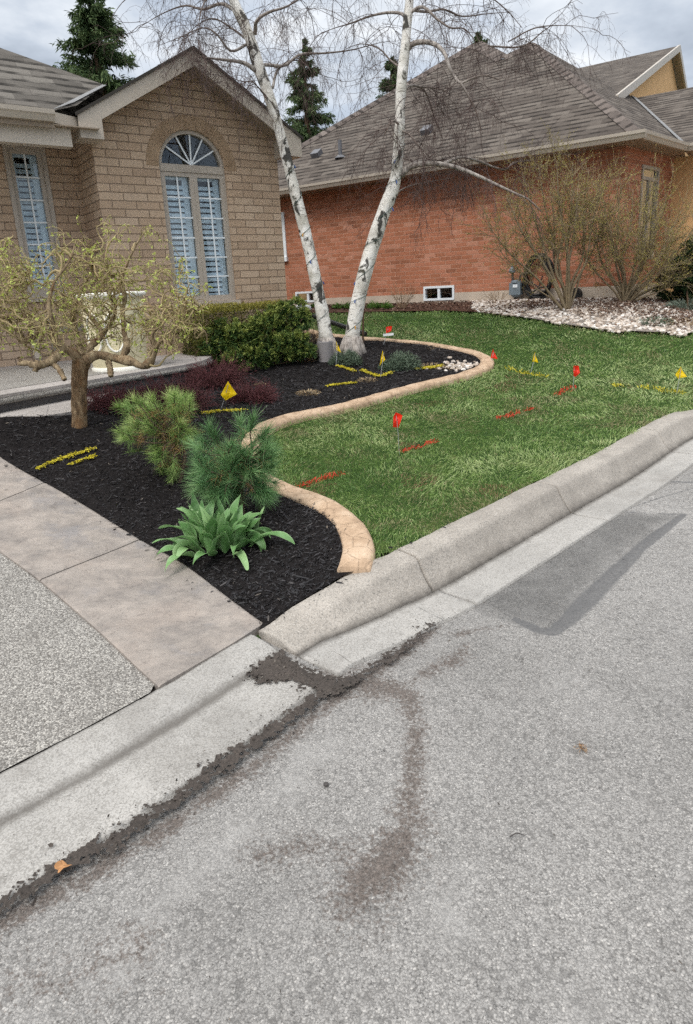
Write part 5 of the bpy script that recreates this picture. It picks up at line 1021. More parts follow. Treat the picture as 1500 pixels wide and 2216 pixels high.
WL = [[(176, 790, 14), (160, 765, 13, -.05), (135, 752, 12, -.1), (118, 735, 11, -.15), (114, 700, 8, -.2), (106, 660, 7, -.2), (118, 610, 5, -.2), (150, 565, 3.5, -.15), (165, 520, 2.5, -.1)],
      [(135, 752, 11, -.1), (115, 778, 12, -.2), (95, 788, 11, -.25), (75, 790, 10, -.3), (60, 786, 7, -.3), (40, 787, 5, -.3)], [(112, 785, 6, -.2), (128, 800, 6, -.25), (140, 822, 5.5, -.3)], [(80, 790, 6, -.3), (76, 803, 6, -.3)], [(48, 786, 4, -.3), (40, 772, 4, -.3)],
      [(180, 785, 15), (205, 768, 12, .05), (235, 772, 11, .1), (262, 778, 11, .1), (285, 782, 10, .05), (310, 793, 9, 0), (330, 776, 8.5, -.05), (336, 755, 7, -.05), (328, 725, 5.5, -.05), (345, 700, 4, 0), (332, 670, 3, 0), (310, 640, 2.2, .05)],
      [(232, 775, 7, .1), (238, 795, 7, .05), (240, 815, 6, 0)], [(262, 778, 8, .1), (275, 750, 8.5, .15), (268, 715, 7.5, .2), (266, 680, 7, .2), (270, 640, 7, .2), (262, 610, 5.5, .25), (278, 565, 4, .25), (300, 520, 2.6, .2)], [(270, 655, 4.5, .2), (262, 640, 4, .15), (252, 650, 3, .1)],
      [(185, 775, 12, .1), (200, 745, 9, .2), (222, 725, 7.5, .3), (200, 690, 6, .35), (170, 655, 5, .35), (140, 640, 4, .3), (110, 620, 3, .25)], [(222, 725, 6, .3), (238, 700, 5, .3), (250, 668, 4, .25), (225, 620, 3, .2), (205, 570, 2.4, .2)],
      [(120, 735, 8, -.1), (95, 715, 7, -.15), (55, 740, 9, -.2), (40, 725, 8, -.2), (28, 690, 7, -.25), (5, 684, 7.5, -.3), (-30, 690, 6, -.3)], [(55, 740, 6, -.2), (66, 708, 4.5, -.2), (40, 660, 4, -.2), (20, 620, 3, -.2), (35, 570, 2.2, -.15)],
      [(336, 755, 6, -.05), (352, 735, 5, -.1), (366, 748, 6, -.1), (370, 720, 5, -.1), (378, 695, 4, -.1), (352, 672, 3, -.05), (330, 655, 2.4, 0)], [(378, 710, 3.4, -.1), (395, 690, 3, -.1), (402, 665, 2.4, -.1), (400, 635, 1.8, -.1)], [(378, 712, 3, -.1), (420, 705, 2.4, -.1), (445, 720, 1.8, -.1), (448, 745, 1.2, -.1)],
      [(180, 780, 10, .1), (170, 740, 8, .3), (160, 690, 6, .4), (175, 630, 4.6, .4), (200, 580, 3.2, .4), (190, 520, 2.4, .3)], [(-30, 690, 5, -.3), (-60, 640, 4, -.3), (-40, 580, 3, -.2), (0, 540, 2.2, -.1)]]
paths = []
for l in WL:
    Q, r = limb(l, WY, 26); r = r * np.interp(Q[:, 2], [1.0, 1.35, 1.7], [.95, .72, .6]) * (1 + .6 * (RNG.random(26) - .45)); b.tube(Q, r, 8); b.tube(Q[-2:], r[-2:] * 1.0, 8); paths.append(Q)
b.build('limbs', M_WBARK, root, smooth=True)
b = Buf()
def in_dome(S): e_ = np.array([proj(t_) for t_ in S[:, -1]]); return (((e_[:, 0] - 205) / 258) ** 2 + ((e_[:, 1] - 640) / 178) ** 2 < 1) & (e_[:, 1] < 775)
A = np.array([paths[i] for i in (0, 5, 7, 9, 10, 11, 12, 13, 14, 15, 16, 17)])
q, t, f, _ = along(A, 9, .25, .95); n = len(q); M1 = grow(q, rdir(n, .6), RNG.uniform(.2, .5, n), 12, RNG.uniform(0, .7, n), .42); M1 = M1[in_dome(M1)]; b.tubes(M1, taper(len(M1), 12, .0095, .004), 6); A = np.vstack([A.reshape(len(A), -1, 3)[:, np.linspace(0, 25, 12).astype(int)], M1])
q, t, f, _ = along(A, 4, .3, 1); n = len(q); cc = pt(205, 640, WY); o_ = (q - cc) * [1, 1, .6]
d = rdir(n, .75) * [1, .9, 1] + o_ * .9; S1 = grow(q, d, RNG.uniform(.12, .46, n), 10, RNG.uniform(-.1, 1.1, n), .28)
S1 = S1[in_dome(S1)]; n = len(S1); b.tubes(S1, taper(n, 10, .0040, .0019), 4)
q, t, f, _ = along(S1, 3, .3, 1); n2 = len(q); S2 = grow(q, t / (np.linalg.norm(t, axis=1, keepdims=True) + 1e-9) * .5 + rdir(n2, .1), RNG.uniform(.05, .22, n2), 8, RNG.uniform(.2, 1.3, n2), .3); S2 = S2[in_dome(S2)]; n2 = len(S2); b.tubes(S2, taper(n2, 8, .003, .0014), 3)
b.build('twigs', M_WTWIG, root, smooth=True)
b = Buf()
for S, m_ in ((S1, 9), (S2, 8)):
    q, t, f, _ = along(S, m_, .15, 1.0); k = len(q); hi_ = np.clip((q[:, 2] - 1.55) / .45, 0, 1); keep = RNG.random(k) < .4 + .5 * hi_; q = q[keep]; k = len(q); hi_ = hi_[keep]
    b.leaves(q + RNG.normal(0, .004, (k, 3)), rdir(k, .3), RNG.uniform(.009, .020, k), RNG.uniform(.006, .012, k), 0, RNG.random(k))
    tip = S[:, -1]; tip = tip[RNG.random(len(tip)) < .55]
    for _ in range(5): b.blades(tip, rdir(len(tip), .3), RNG.uniform(.012, .03, len(tip)), RNG.uniform(.007, .013, len(tip)), .3, 0, RNG.uniform(.4, 1, len(tip)))
b.build('buds', M_BUD, root)

# ------------------------------------------------ dwarf pines
M_PINE1 = foliage('pine_needles_blue', (.035, .095, .034), (.11, .235, .085), (.33, .50, .22), .2, .5, .3, 6); M_PINE2 = foliage('pine_needles_light', (.085, .16, .045), (.24, .37, .10), (.52, .62, .24), .2, .5, .3, 6); M_PINEB = foliage('pine_needles_brown', (.20, .12, .04), (.36, .22, .08), (.45, .33, .14), .15, .6)
M_PBARK = plain('pine_bark', hexc(96, 82, 70), .9, .2, .3, 30, .6)
def pine(base_px, tufts, mat, label, L=.10, dens=150, stem=(), spread=.2, brown=.06):
    B0 = gp(*base_px); Y = B0[1]; root = thing('dwarf_pine', B0, label, 'pine shrub', 'dwarf pines in the mulch bed'); s = Buf(); core = pt(*stem[-1][:2], Y) if stem else B0 + [0, 0, .15]
    if stem: Q, r = limb([(*base_px, stem[0][2])] + list(stem), Y, 20); s.tube(Q, r, 9)
    b = Buf()
    for (px, py, r_) in tufts:
        dy = RNG.uniform(-spread, spread) * .8; c = pt(px, py, Y + dy); out = unit(c - core + RNG.normal(0, .06, 3) + [0, 0, .03]); st = c - out * .07
        mid = (core * .4 + st * .6) + RNG.normal(0, .02, 3); s.tube(spline([core, mid, st, c], 10), np.linspace(.007, .003, 10), 5)
        n = int(dens * r_ * .8); h = RNG.random(n); p = st + out * (h * .085)[:, None]; D = out * (.3 + .8 * h)[:, None] + rdir(n, .06) * .75
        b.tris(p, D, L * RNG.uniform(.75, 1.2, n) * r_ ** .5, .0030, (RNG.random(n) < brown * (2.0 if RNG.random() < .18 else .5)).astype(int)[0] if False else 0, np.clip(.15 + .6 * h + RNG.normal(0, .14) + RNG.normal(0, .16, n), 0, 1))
        nb = int(n * brown); p = st - out * .03 + RNG.normal(0, .012, (nb, 3)); b.tris(p, rdir(nb, -.3) + out * .4, L * .9, .002, 1, RNG.random(nb))
    s.build('branches', M_PBARK, root, smooth=True); b.build('needles', [mat, M_PINEB], root)
def blob(n, cx, cy, rx, ry, s0=.7, s1=1.2):
    o = []
    while len(o) < n:
        a, c = RNG.uniform(-1, 1, 2)
        if a * a + c * c < 1: o.append((cx + a * rx, cy + c * ry, RNG.uniform(s0, s1)))
    return o
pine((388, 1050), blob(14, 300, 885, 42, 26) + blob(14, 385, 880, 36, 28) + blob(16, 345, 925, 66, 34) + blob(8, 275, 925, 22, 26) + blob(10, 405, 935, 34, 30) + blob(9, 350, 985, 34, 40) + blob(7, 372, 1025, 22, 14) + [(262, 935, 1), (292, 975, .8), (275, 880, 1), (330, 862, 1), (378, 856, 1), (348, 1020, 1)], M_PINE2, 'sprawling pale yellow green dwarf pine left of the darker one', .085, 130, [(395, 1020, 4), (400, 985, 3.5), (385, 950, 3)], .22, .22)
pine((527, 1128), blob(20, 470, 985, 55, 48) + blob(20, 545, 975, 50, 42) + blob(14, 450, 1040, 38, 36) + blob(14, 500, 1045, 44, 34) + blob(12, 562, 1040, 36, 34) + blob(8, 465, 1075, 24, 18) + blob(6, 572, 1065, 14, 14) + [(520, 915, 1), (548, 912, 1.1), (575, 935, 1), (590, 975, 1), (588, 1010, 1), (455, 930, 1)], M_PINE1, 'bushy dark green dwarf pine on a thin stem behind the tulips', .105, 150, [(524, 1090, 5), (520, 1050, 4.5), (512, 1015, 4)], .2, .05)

# ------------------------------------------------ tulips at the corner of the bed
def tulip_leaf():
    m = Mat('tulip_leaf'); r = m.attr(); st = m.noise(1, 3, .5, m.map((90, 4, 1), vec=m.uv)); sp = m.new('ShaderNodeSeparateXYZ'); m.t.links.new(m.uv, sp.inputs[0])
    col = m.ramp(m.math('ADD', m.math('MULTIPLY', r, .6), m.math('MULTIPLY', st, .4)), (.2, (.085, .20, .055)), (.5, (.17, .33, .115)), (.85, (.33, .50, .22)))
    ed = m.math('ABSOLUTE', m.math('SUBTRACT', sp.outputs[0], .5)); col = m.mix(m.ramp(ed, (.42, 0), (.5, .7)), col, (.42, .58, .30)); col = m.mix(m.ramp(m.noise(26, 4), (.45, 0), (.75, .4)), col, (.34, .50, .28))
    m.fin(col, .42, m.bump(st, .25, .003), .4); t = m.new('ShaderNodeBsdfTranslucent'); m.t.links.new(col, t.inputs[0]); x = m.new('ShaderNodeMixShader'); x.inputs[0].default_value = .22
    m.t.links.new(m.b.outputs[0], x.inputs[1]); m.t.links.new(t.outputs[0], x.inputs[2]); m.t.links.new(x.outputs[0], m.t.nodes['Material Output'].inputs[0]); return m.m
M_TULIP = tulip_leaf()
TBASE = gp(478, 1190); root = thing('tulip_clump', TBASE, 'clump of broad floppy green tulip leaves at the corner of the mulch bed', 'tulips')
def leaf_strip(b, base, az, L, W, lift, droop, twist, rnd):
    k = 16; s = np.linspace(0, 1, k); ang = lift - droop * s ** 1.6; step = L / (k - 1); hd = np.array([math.cos(az), math.sin(az), 0]); P = [np.array(base, float)]
    for i in range(1, k): P.append(P[-1] + (hd * math.cos(ang[i]) + Z3 * math.sin(ang[i])) * step)
    P = np.array(P); P[:, 2] = np.maximum(P[:, 2], zt(P[:, 0], P[:, 1]) + .028); lat0 = np.array([-hd[1], hd[0], 0]); T = np.gradient(P, axis=0); T /= np.linalg.norm(T, axis=1)[:, None]
    w = W * np.clip(np.sin(np.pi * np.clip(s * .93 + .06, 0, 1)) ** .75 * (1.15 - .45 * s), .02, 2); V = []
    for i in range(k):
        tw = twist * s[i] ** 1.3; n = np.cross(lat0, T[i]) * -1; n /= np.linalg.norm(n); l = lat0 * math.cos(tw) + n * math.sin(tw); n2 = np.cross(T[i], l); fold = .6 * (1 - .8 * s[i]); wav = .30 * math.sin(s[i] * 8 + rnd * 20)
        for u in (-1, -.6, 0, .6, 1): V.append(P[i] + l * u * w[i] / 2 + n2 * (fold * u * u + wav * u * abs(u)) * w[i] / 2)
    V = np.array(V); i = np.arange(k - 1)[:, None] * 5; j = np.arange(4)[None]; uv = np.stack([np.tile([0, .2, .5, .8, 1], k), np.repeat(s, 5)], 1)
    b.add(V, np.stack([i + j, i + j + 1, i + j + 6, i + j + 5], -1).reshape(-1, 4), uv=uv, rnd=rnd)
b = Buf(); lr = np.random.default_rng(5)
for i in range(66):
    a = lr.uniform(0, 6.283); edge = math.sqrt(lr.random()); c = TBASE + [.15 * edge * math.cos(a), .11 * edge * math.sin(a), 0.01]; out_ = a + lr.normal(0, .6)
    leaf_strip(b, c, out_, lr.uniform(.18, .31), lr.uniform(.055, .10), lr.uniform(1.35, 1.65) - .12 * edge, lr.uniform(.35, 1.5) * (.4 + .7 * edge), lr.normal(0, .95), lr.random())
for i in range(14):
    a = lr.uniform(0, 6.283); c = TBASE + [.15 * math.cos(a), .11 * math.sin(a), 0.01]
    leaf_strip(b, c, a + lr.normal(0, .4), lr.uniform(.17, .25), lr.uniform(.05, .09), lr.uniform(.9, 1.3), lr.uniform(1.8, 3.2), lr.normal(0, 1.1), lr.random())
for px, py, az, L, W, li, dr, tw in ((432, 1172, 2.0, .30, .085, 1.5, .15, .2), (442, 1180, 1.4, .27, .075, 1.5, .2, -.3), (540, 1192, -.3, .34, .08, .95, 1.8, .3), (424, 1212, -2.1, .28, .075, .8, 1.7, .6), (508, 1206, -1.1, .27, .06, .7, 1.9, 0), (405, 1190, 3.4, .22, .065, .9, 1.3, 0), (410, 1208, -2.7, .24, .07, 1.0, 2.0, .2), (556, 1165, .5, .2, .05, 1.4, .4, 0), (468, 1208, -1.9, .27, .07, .8, 1.3, .4), (455, 1202, -1.6, .25, .08, 1.3, .9, .3)):
    leaf_strip(b, gp(px, py), az, L, W, li, dr, tw, lr.random())
b.build('leaves', M_TULIP, root, smooth=True)
b = Buf(); q = gp(424, 1175); b.tube([q, q + [0, .0, .16]], .004, 6); b.tube([q + Z3 * .155, q + Z3 * .17, q + Z3 * .19, q + Z3 * .205, q + Z3 * .215], [.004, .011, .012, .008, .002], 8); b.build('flower_bud', M_TULIP, root, smooth=True)

# ------------------------------------------------ purple barberries
M_BARB = foliage('barberry_leaf', (.045, .014, .018), (.115, .036, .042), (.25, .09, .095), .15, .6, .2, 5); M_BARBT = plain('barberry_stem', hexc(88, 56, 56), .8, .2, .3, 9)
def barberry(px, py, hpx, wpx, label, n=420, Y=None):
    B0 = gp(px, py) if Y is None else pt(px, py, Y); Y = B0[1]; sc = Y / FPX; root = thing('barberry_shrub', B0, label, 'barberry', 'purple barberry shrubs'); s = Buf(); f = Buf(); a = RNG.uniform(0, 6.283, n); R_ = wpx * sc
    st = B0 + np.c_[np.cos(a), np.sin(a) * .7, np.zeros(n)] * (R_ * .45 * np.sqrt(RNG.random(n)))[:, None]; D = np.c_[np.cos(a) * .7, np.sin(a) * .5, RNG.uniform(.5, 1.3, n)] + RNG.normal(0, .25, (n, 3))
    S = grow(st, D, RNG.uniform(.5, 1.05, n) * hpx * sc * 1.05, 7, .35, .16); s.tubes(S, taper(n, 7, .0026, .0011), 3); q, t, fr, _ = along(S, 5, .3, .95); k = len(q)
    S2 = grow(q, t / np.linalg.norm(t, axis=1, keepdims=True) + rdir(k) * .9, RNG.uniform(.03, .09, k), 4, 0, .15); s.tubes(S2, taper(k, 4, .0014, .0008), 3); s.build('stems', M_BARBT, root)
    for SS, m_ in ((S, 8), (S2, 4)): q, t, fr, _ = along(SS, m_, .15, 1); k = len(q); f.leaves(q + RNG.normal(0, .004, (k, 3)), rdir(k, .4), RNG.uniform(.007, .014, k), RNG.uniform(.004, .009, k), 0, np.clip(.2 + .4 * fr + RNG.normal(0, .25, k), 0, 1))
    f.build('leaves', M_BARB, root)
barberry(250, 890, 62, 62, 'dark purple barberry beside the weeping tree trunk, below the porch edge', 330)
barberry(365, 888, 84, 95, 'widest purple barberry spreading in front of the curved porch slab', 460)
barberry(470, 840, 78, 60, 'tall purple barberry between the porch end and the evergreen shrubs', 320)
barberry(545, 872, 52, 55, 'low purple barberry right of the large yellow flag', 320)

# ------------------------------------------------ evergreens under the arched window
M_YEW = foliage('yew_needles', (.028, .036, .010), (.105, .112, .022), (.32, .28, .055), .15, .6, .25, 3); M_CYP = foliage('cypress_spray', (.010, .028, .008), (.046, .094, .021), (.27, .31, .07), .1, .6, .25, 5)
def clump_pts(n, c, r, shell=.55):
    v = rdir(n); k = (shell + (1 - shell) * RNG.random(n)) ** .7; return np.asarray(c) + v * k[:, None] * np.asarray(r), v, k
YH = gp(520, 790)[1]
yb = pt(500, 770, YH + .35); root = thing('clipped_yew', (yb[0], yb[1], float(zt(yb[0], yb[1]))), 'clipped olive green yew hedge directly under the arched window', 'hedge')
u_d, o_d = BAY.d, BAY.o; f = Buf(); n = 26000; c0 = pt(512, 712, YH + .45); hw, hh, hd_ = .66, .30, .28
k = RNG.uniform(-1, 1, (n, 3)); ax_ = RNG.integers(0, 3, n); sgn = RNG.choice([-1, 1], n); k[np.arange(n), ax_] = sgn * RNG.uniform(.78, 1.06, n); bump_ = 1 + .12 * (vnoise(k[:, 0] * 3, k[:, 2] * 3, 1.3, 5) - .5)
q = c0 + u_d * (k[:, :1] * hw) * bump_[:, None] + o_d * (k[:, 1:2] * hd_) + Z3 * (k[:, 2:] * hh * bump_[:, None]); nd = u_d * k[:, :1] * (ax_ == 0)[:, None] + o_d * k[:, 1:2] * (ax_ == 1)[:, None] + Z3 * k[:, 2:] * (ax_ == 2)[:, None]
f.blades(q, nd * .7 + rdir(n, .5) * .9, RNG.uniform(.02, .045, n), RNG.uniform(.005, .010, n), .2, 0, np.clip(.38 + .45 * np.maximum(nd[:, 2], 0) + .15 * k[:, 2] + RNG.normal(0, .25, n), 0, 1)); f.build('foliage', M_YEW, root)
b = Buf(); 
for i in range(9): p0 = np.array([yb[0], yb[1], float(zt(yb[0], yb[1])) - .02]) + u_d * RNG.uniform(-.3, .3); b.tube(spline([p0, p0 + [0, 0, .2], c0 + u_d * RNG.uniform(-.5, .5) + Z3 * .2], 8), np.linspace(.02, .006, 8), 6)
b.build('stems', M_BARK, root, smooth=True)
def cypress(base_px, lobes, label, n=14000, L=.062, mat=None, nm='evergreen_shrub'):
    B0 = gp(*base_px); Y = B0[1]; root = thing(nm, B0, label, 'shrub'); f = Buf(); s = Buf(); tot = sum(l[2] * l[3] for l in lobes)
    for (px, py, rx, ry, dy) in lobes:
        c = pt(px, py, Y + dy); sc = (Y + dy) / FPX; m_ = int(n * rx * ry / tot); nt_ = max(10, m_ // 26); q, v, k = clump_pts(nt_, c, (rx * sc, rx * sc * .9, ry * sc), .5)
        s.tube(spline([B0, (B0 + c) / 2 + RNG.normal(0, .03, 3), c], 8), np.linspace(.016, .005, 8), 5)
        od = v * .8 + rdir(nt_, .35) * .6; P = np.repeat(q, 26, 0); D = np.repeat(od, 26, 0) + rdir(nt_ * 26) * .75; k2 = np.repeat(k, 26); u2 = np.repeat(np.clip(v[:, 2], -1, 1), 26)
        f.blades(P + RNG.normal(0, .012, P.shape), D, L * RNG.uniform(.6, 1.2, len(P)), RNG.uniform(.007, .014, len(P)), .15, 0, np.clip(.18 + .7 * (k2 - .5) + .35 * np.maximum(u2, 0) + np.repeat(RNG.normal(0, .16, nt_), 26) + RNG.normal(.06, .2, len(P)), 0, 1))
    f.build('foliage', mat or M_CYP, root); s.build('branches', M_BARK, root, smooth=True)
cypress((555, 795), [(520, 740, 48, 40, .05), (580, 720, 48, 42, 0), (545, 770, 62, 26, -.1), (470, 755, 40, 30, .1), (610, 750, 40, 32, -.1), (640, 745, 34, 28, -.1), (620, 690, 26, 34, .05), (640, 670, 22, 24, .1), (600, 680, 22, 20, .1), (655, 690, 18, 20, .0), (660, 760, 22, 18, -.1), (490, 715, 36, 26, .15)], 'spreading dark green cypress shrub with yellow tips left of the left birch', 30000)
# ================================================================== SMALL THINGS
M_WIREM = plain('flag_wire', hexc(188, 190, 192), .35, .5, .1); M_WIREM.node_tree.nodes['Principled BSDF'].inputs['Metallic'].default_value = .5
def flagmat(n, c):
    m = Mat(n); col = m.mix(m.ramp(m.noise(18, 3), (.4, 0), (.7, .25)), c, tuple(v * .7 for v in c)); m.fin(col, .45, None, .4)
    t = m.new('ShaderNodeBsdfTranslucent'); m.t.links.new(col, t.inputs[0]); x = m.new('ShaderNodeMixShader'); x.inputs[0].default_value = .35; m.t.links.new(m.b.outputs[0], x.inputs[1]); m.t.links.new(t.outputs[0], x.inputs[2]); m.t.links.new(x.outputs[0], m.t.nodes['Material Output'].inputs[0]); return m.m
M_FY, M_FR = flagmat('yellow_flag_plastic', hexc(255, 218, 20)), flagmat('red_flag_plastic', hexc(255, 58, 34))
M_TAG = plain('white_tag', hexc(236, 238, 236), .5, .4, .03)
def flag(base, top, outline, red, label, dy=0.0, tag_px=None):
    B0 = gp(*base); Y = B0[1]; root = thing('utility_flag', B0, label, 'marker flag', 'utility marker flags'); T_ = pt(*top, Y); b = Buf(); u = unit(T_ - B0)
    b.tube([B0 - u * .03, B0 * .5 + T_ * .5 + [.002, 0, 0], T_], max(.0022, .00046 * Y), 6); b.build('wire', M_WIREM, root)
    P = np.array([pt(x, y, Y) for x, y in outline]); P = P.mean(0) + (P - P.mean(0)) * 1.12; c = P.mean(0); n = len(P); k = 5; V = [c + [0, -.006, 0]]; F = []
    for r in range(1, k + 1):
        for i in range(4 * n):
            a = P[i // 4] * (1 - (i % 4) / 4) + P[(i // 4 + 1) % n] * ((i % 4) / 4); q = c + (a - c) * r / k; V.append(q + np.array([0, 1, 0]) * (.014 * math.sin((q - c) @ cam_r * 60 + 1) + .008 * math.sin((q - c) @ cam_u * 70)))
    m = 4 * n; F3 = [(0, 1 + i, 1 + (i + 1) % m) for i in range(m)]; F4 = [(1 + (r - 1) * m + i, 1 + r * m + i, 1 + r * m + (i + 1) % m, 1 + (r - 1) * m + (i + 1) % m) for r in range(1, k) for i in range(m)]
    b = Buf(); V = np.array(V)
    b.add(V, F3); b.f.append(np.array(F4)); b.m.append(np.zeros(len(F4), int))
    b.build('flag', M_FR if red else M_FY, root, smooth=True)
    if tag_px:
        a, c = pt(*tag_px[0], Y - .01), pt(*tag_px[1], Y - .01); b = Buf(); b.box((a + c) / 2, (abs(c[0] - a[0]), .004, abs(c[2] - a[2])), [[1, 0, .05], [0, 1, 0], [-.05, 0, 1]]); b.build('paper_tag', M_TAG, root)
flag((476, 893), (494, 833), [(493, 828), (511, 852), (489, 865), (480, 853)], False, 'large yellow marker flag on the mulch behind the pines, blown to a diamond')
flag((727, 796), (730, 742), [(728, 739), (738, 762), (728, 757)], False, 'yellow marker flag right at the foot of the left birch')
flag((823, 821), (830, 763), [(828, 760), (833, 778), (822, 790), (825, 775)], False, 'yellow marker flag on the mulch by the grey green cushion plant')
flag((1150, 802), (1159, 765), [(1158, 762), (1164, 784), (1152, 781)], False, 'yellow marker flag on the lawn past the bed tip, between two red flags')
flag((1465, 848), (1474, 797), [(1474, 795), (1483, 814), (1468, 819), (1461, 811)], False, 'yellow marker flag farthest right on the lawn')
flag((646, 734), (648, 712), [(647, 708), (652, 722), (645, 721)], False, 'small yellow marker flag half hidden behind the cypress shrub')
flag((864, 976), (858, 900), [(857, 894), (870, 900), (862, 925), (851, 922), (852, 903)], True, 'nearest red marker flag on the lawn by the edging bend')
flag((1063, 786), (1068, 762), [(1067, 756), (1076, 776), (1062, 774)], True, 'red marker flag at the rounded tip of the mulch bed')
flag((1240, 838), (1243, 795), [(1241, 792), (1253, 793), (1254, 806), (1247, 815), (1241, 812)], True, 'upright red marker flag in the middle of the far lawn')
flag((829, 750), (840, 710), [(836, 708), (848, 706), (846, 716), (836, 721)], True, 'small red marker flag with a white paper tag behind the bed', tag_px=((829, 722), (852, 726)))

# ------------------------------------------------ porch
M_PSLAB = concrete('porch_concrete', hexc(150, 144, 140), hexc(184, 177, 172), .35); M_PRISE = concrete('porch_riser', hexc(70, 68, 70), hexc(92, 89, 90), .3); M_AGG2 = aggregate('porch_aggregate', 1.05)
PZ = .872; pe = [(-500, 950), (-60, 867), (0, 855), (150, 830), (250, 813), (350, 797), (415, 786), (446, 777), (459, 769), (446, 762), (405, 758)]
PE = spline(np.array([at_z(*p, PZ) for p in pe]), 70); BK = [BAY.w(.25, PZ, -.05), BAY.w(T0 - .0, PZ, -.05), LEFT.w(-.02, PZ, -.04), LEFT.w(-7, PZ, -.04)]
poly = np.vstack([PE, BK]); porch = thing('porch', (PE[20][0], PE[20][1], .7), 'grey porch slab with a pebbled rounded edge curving in front of the tan house', 'porch')
b = Buf(); b.prism(poly, [0, 0, -.028]); b.build('slab', M_PSLAB, porch)
def offs(P, d): T = np.gradient(P[:, :2], axis=0); T /= np.linalg.norm(T, axis=1)[:, None]; Q = P.copy(); Q[:, :2] += np.stack([-T[:, 1], T[:, 0]], 1) * d; return Q
b = Buf(); prof = [(.012, -.026), (-.012, -.034), (-.02, -.055), (-.014, -.078), (.02, -.085)]; G = np.stack([offs(PE, k) + [0, 0, z] for k, z in prof], 1); i = np.arange(len(PE) - 1)[:, None] * 5; j = np.arange(4)[None]; b.add(G, np.stack([i + j, i + j + 1, i + 6 + j, i + 5 + j], -1).reshape(-1, 4)); b.build('pebbled_edge', aggregate('edge_aggregate', .85), porch, smooth=True)
b = Buf(); Q = offs(PE, .03); b.add(np.vstack([Q + [0, 0, -.08], Q + [0, 0, -.55]]), [(k, len(Q) + k, len(Q) + k + 1, k + 1) for k in range(len(Q) - 1)]); b.build('riser', M_PRISE, porch)
b = Buf(); Q = offs(PE[:48], .30); b.add(np.vstack([Q + [0, 0, .003], [p + [0, 0, .003] for p in (LEFT.w(-.6, PZ, .35), LEFT.w(-7, PZ, .35))]]), [tuple(range(len(Q) + 2))]); b.build('pebbled_panel', M_AGG2, porch)
st = np.array([at_z(*p, .72) for p in ((-400, 985), (-60, 925), (0, 912), (80, 902), (140, 893), (175, 886))]); Q = np.vstack([st, [offs(PE, .05)[k] * [1, 1, 0] + [0, 0, .72] for k in (33, 20, 5)]])
b = Buf(); b.prism(Q, [0, 0, -.3]); b.build('lower_step', M_PSLAB, porch)
M_CREAM = plain('cream_plastic', hexc(222, 212, 178), .5, .4, .05, 3); M_CREAMW = plain('white_rim', hexc(238, 236, 226), .4, .4, .02)
q = at_z(262, 798, PZ); sc = q[1] / FPX; root = thing('planter', q, 'large cream planter pot with a white rim behind the weeping tree', 'planter'); b = Buf(); r = 64 * sc; h = 158 * sc
b.lathe(q, [(.02, .012), (r * .78, .01), (r * .86, .05), (r * .94, h * .4), (r * .98, h * .75), (r * .96, h * .93), (r * .9, h * .95), (r * .86, h * .80), (0, h * .8)], 36); b.build('pot', M_CREAM, root, smooth=True)
b = Buf(); b.lathe(q, [(r * .92, h * .92), (r * 1.08, h * .94), (r * 1.12, h * .975), (r * 1.08, h), (r * .92, h * .985), (r * .9, h * .9)], 36); b.build('rim', M_CREAMW, root, smooth=True); b = Buf(); b.lathe(q, [(r * .9, .0), (r * .92, .03), (r * .8, .05)], 36); b.build('foot', M_CREAMW, root, smooth=True)
b = Buf()
for ph in (-2.0, -1.3):
    s = np.linspace(0, 1, 40); a = ph + .30 * np.sin(s * 6.283); z = h * (.5 + .24 * np.cos(s * 6.283)); b.tube(np.c_[q[0] + r * .975 * np.cos(a), q[1] + r * .975 * np.sin(a), q[2] + z], .012, 6)
b.build('scroll_relief', M_CREAMW, root, smooth=True)
M_TAUPE = plain('taupe_wicker', hexc(150, 142, 134), .8, .2, .12, 60, .5)
q = at_z(165, 775, PZ) ; sc = q[1] / FPX; X_ = BAY.d; root = thing('garden_chair', q, 'taupe garden armchair on the porch between the window and the cream planter', 'chair'); ax = [BAY.d, BAY.o, Z3]
def cb(b, x, y, z, s): b.box(q + BAY.d * x + BAY.o * y + Z3 * z, s, ax)
b = Buf(); cb(b, 0, 0, .42, (.56, .52, .10)); b.build('seat', M_TAUPE, root); b = Buf(); cb(b, 0, -.26, .72, (.56, .08, .50)); b.build('backrest', M_TAUPE, root)
for s in (-1, 1):
    b = Buf(); cb(b, s * .31, -.02, .62, (.06, .50, .05)); b.build('armrest', M_TAUPE, root)
    for k in (-1, 1): b = Buf(); cb(b, s * .31, k * .22, .30, (.05, .05, .595)); b.build('leg', M_TAUPE, root)
M_STEPC = plain('cream_stone', hexc(206, 196, 180), .85, .2, .12, 5, .5)
q = at_z(30, 782, PZ); root = thing('entry_steps', q, 'pale stone entry steps at the far left edge of the porch', 'steps')
for k, (zz, w) in enumerate(((0, .0), (.18, .33))):
    b = Buf(); c = q - BAY.d * .75 - BAY.o * (w + .35) + Z3 * (zz + .088); b.box(c, (1.7, .75 if k == 0 else .42, .172), ax); b.build('step', M_STEPC, root)
q = at_z(72, 783, PZ); b = Buf(); w_ = LEFT; tq = LEFT.px(70, 730)[0]; b.box(LEFT.w(tq, 1.12, .06), (.075, .055, .36), [LEFT.d, LEFT.o, Z3]); b.box(LEFT.w(tq, .97, .10), (.075, .14, .06), [LEFT.d, LEFT.o * .8 - Z3 * .6, Z3 * .8 + LEFT.o * .6])
tag(b.build('downspout', M_TRIM, origin=LEFT.w(tq, PZ, .06)), 'short beige downspout foot on the porch below the left window', 'downspout')

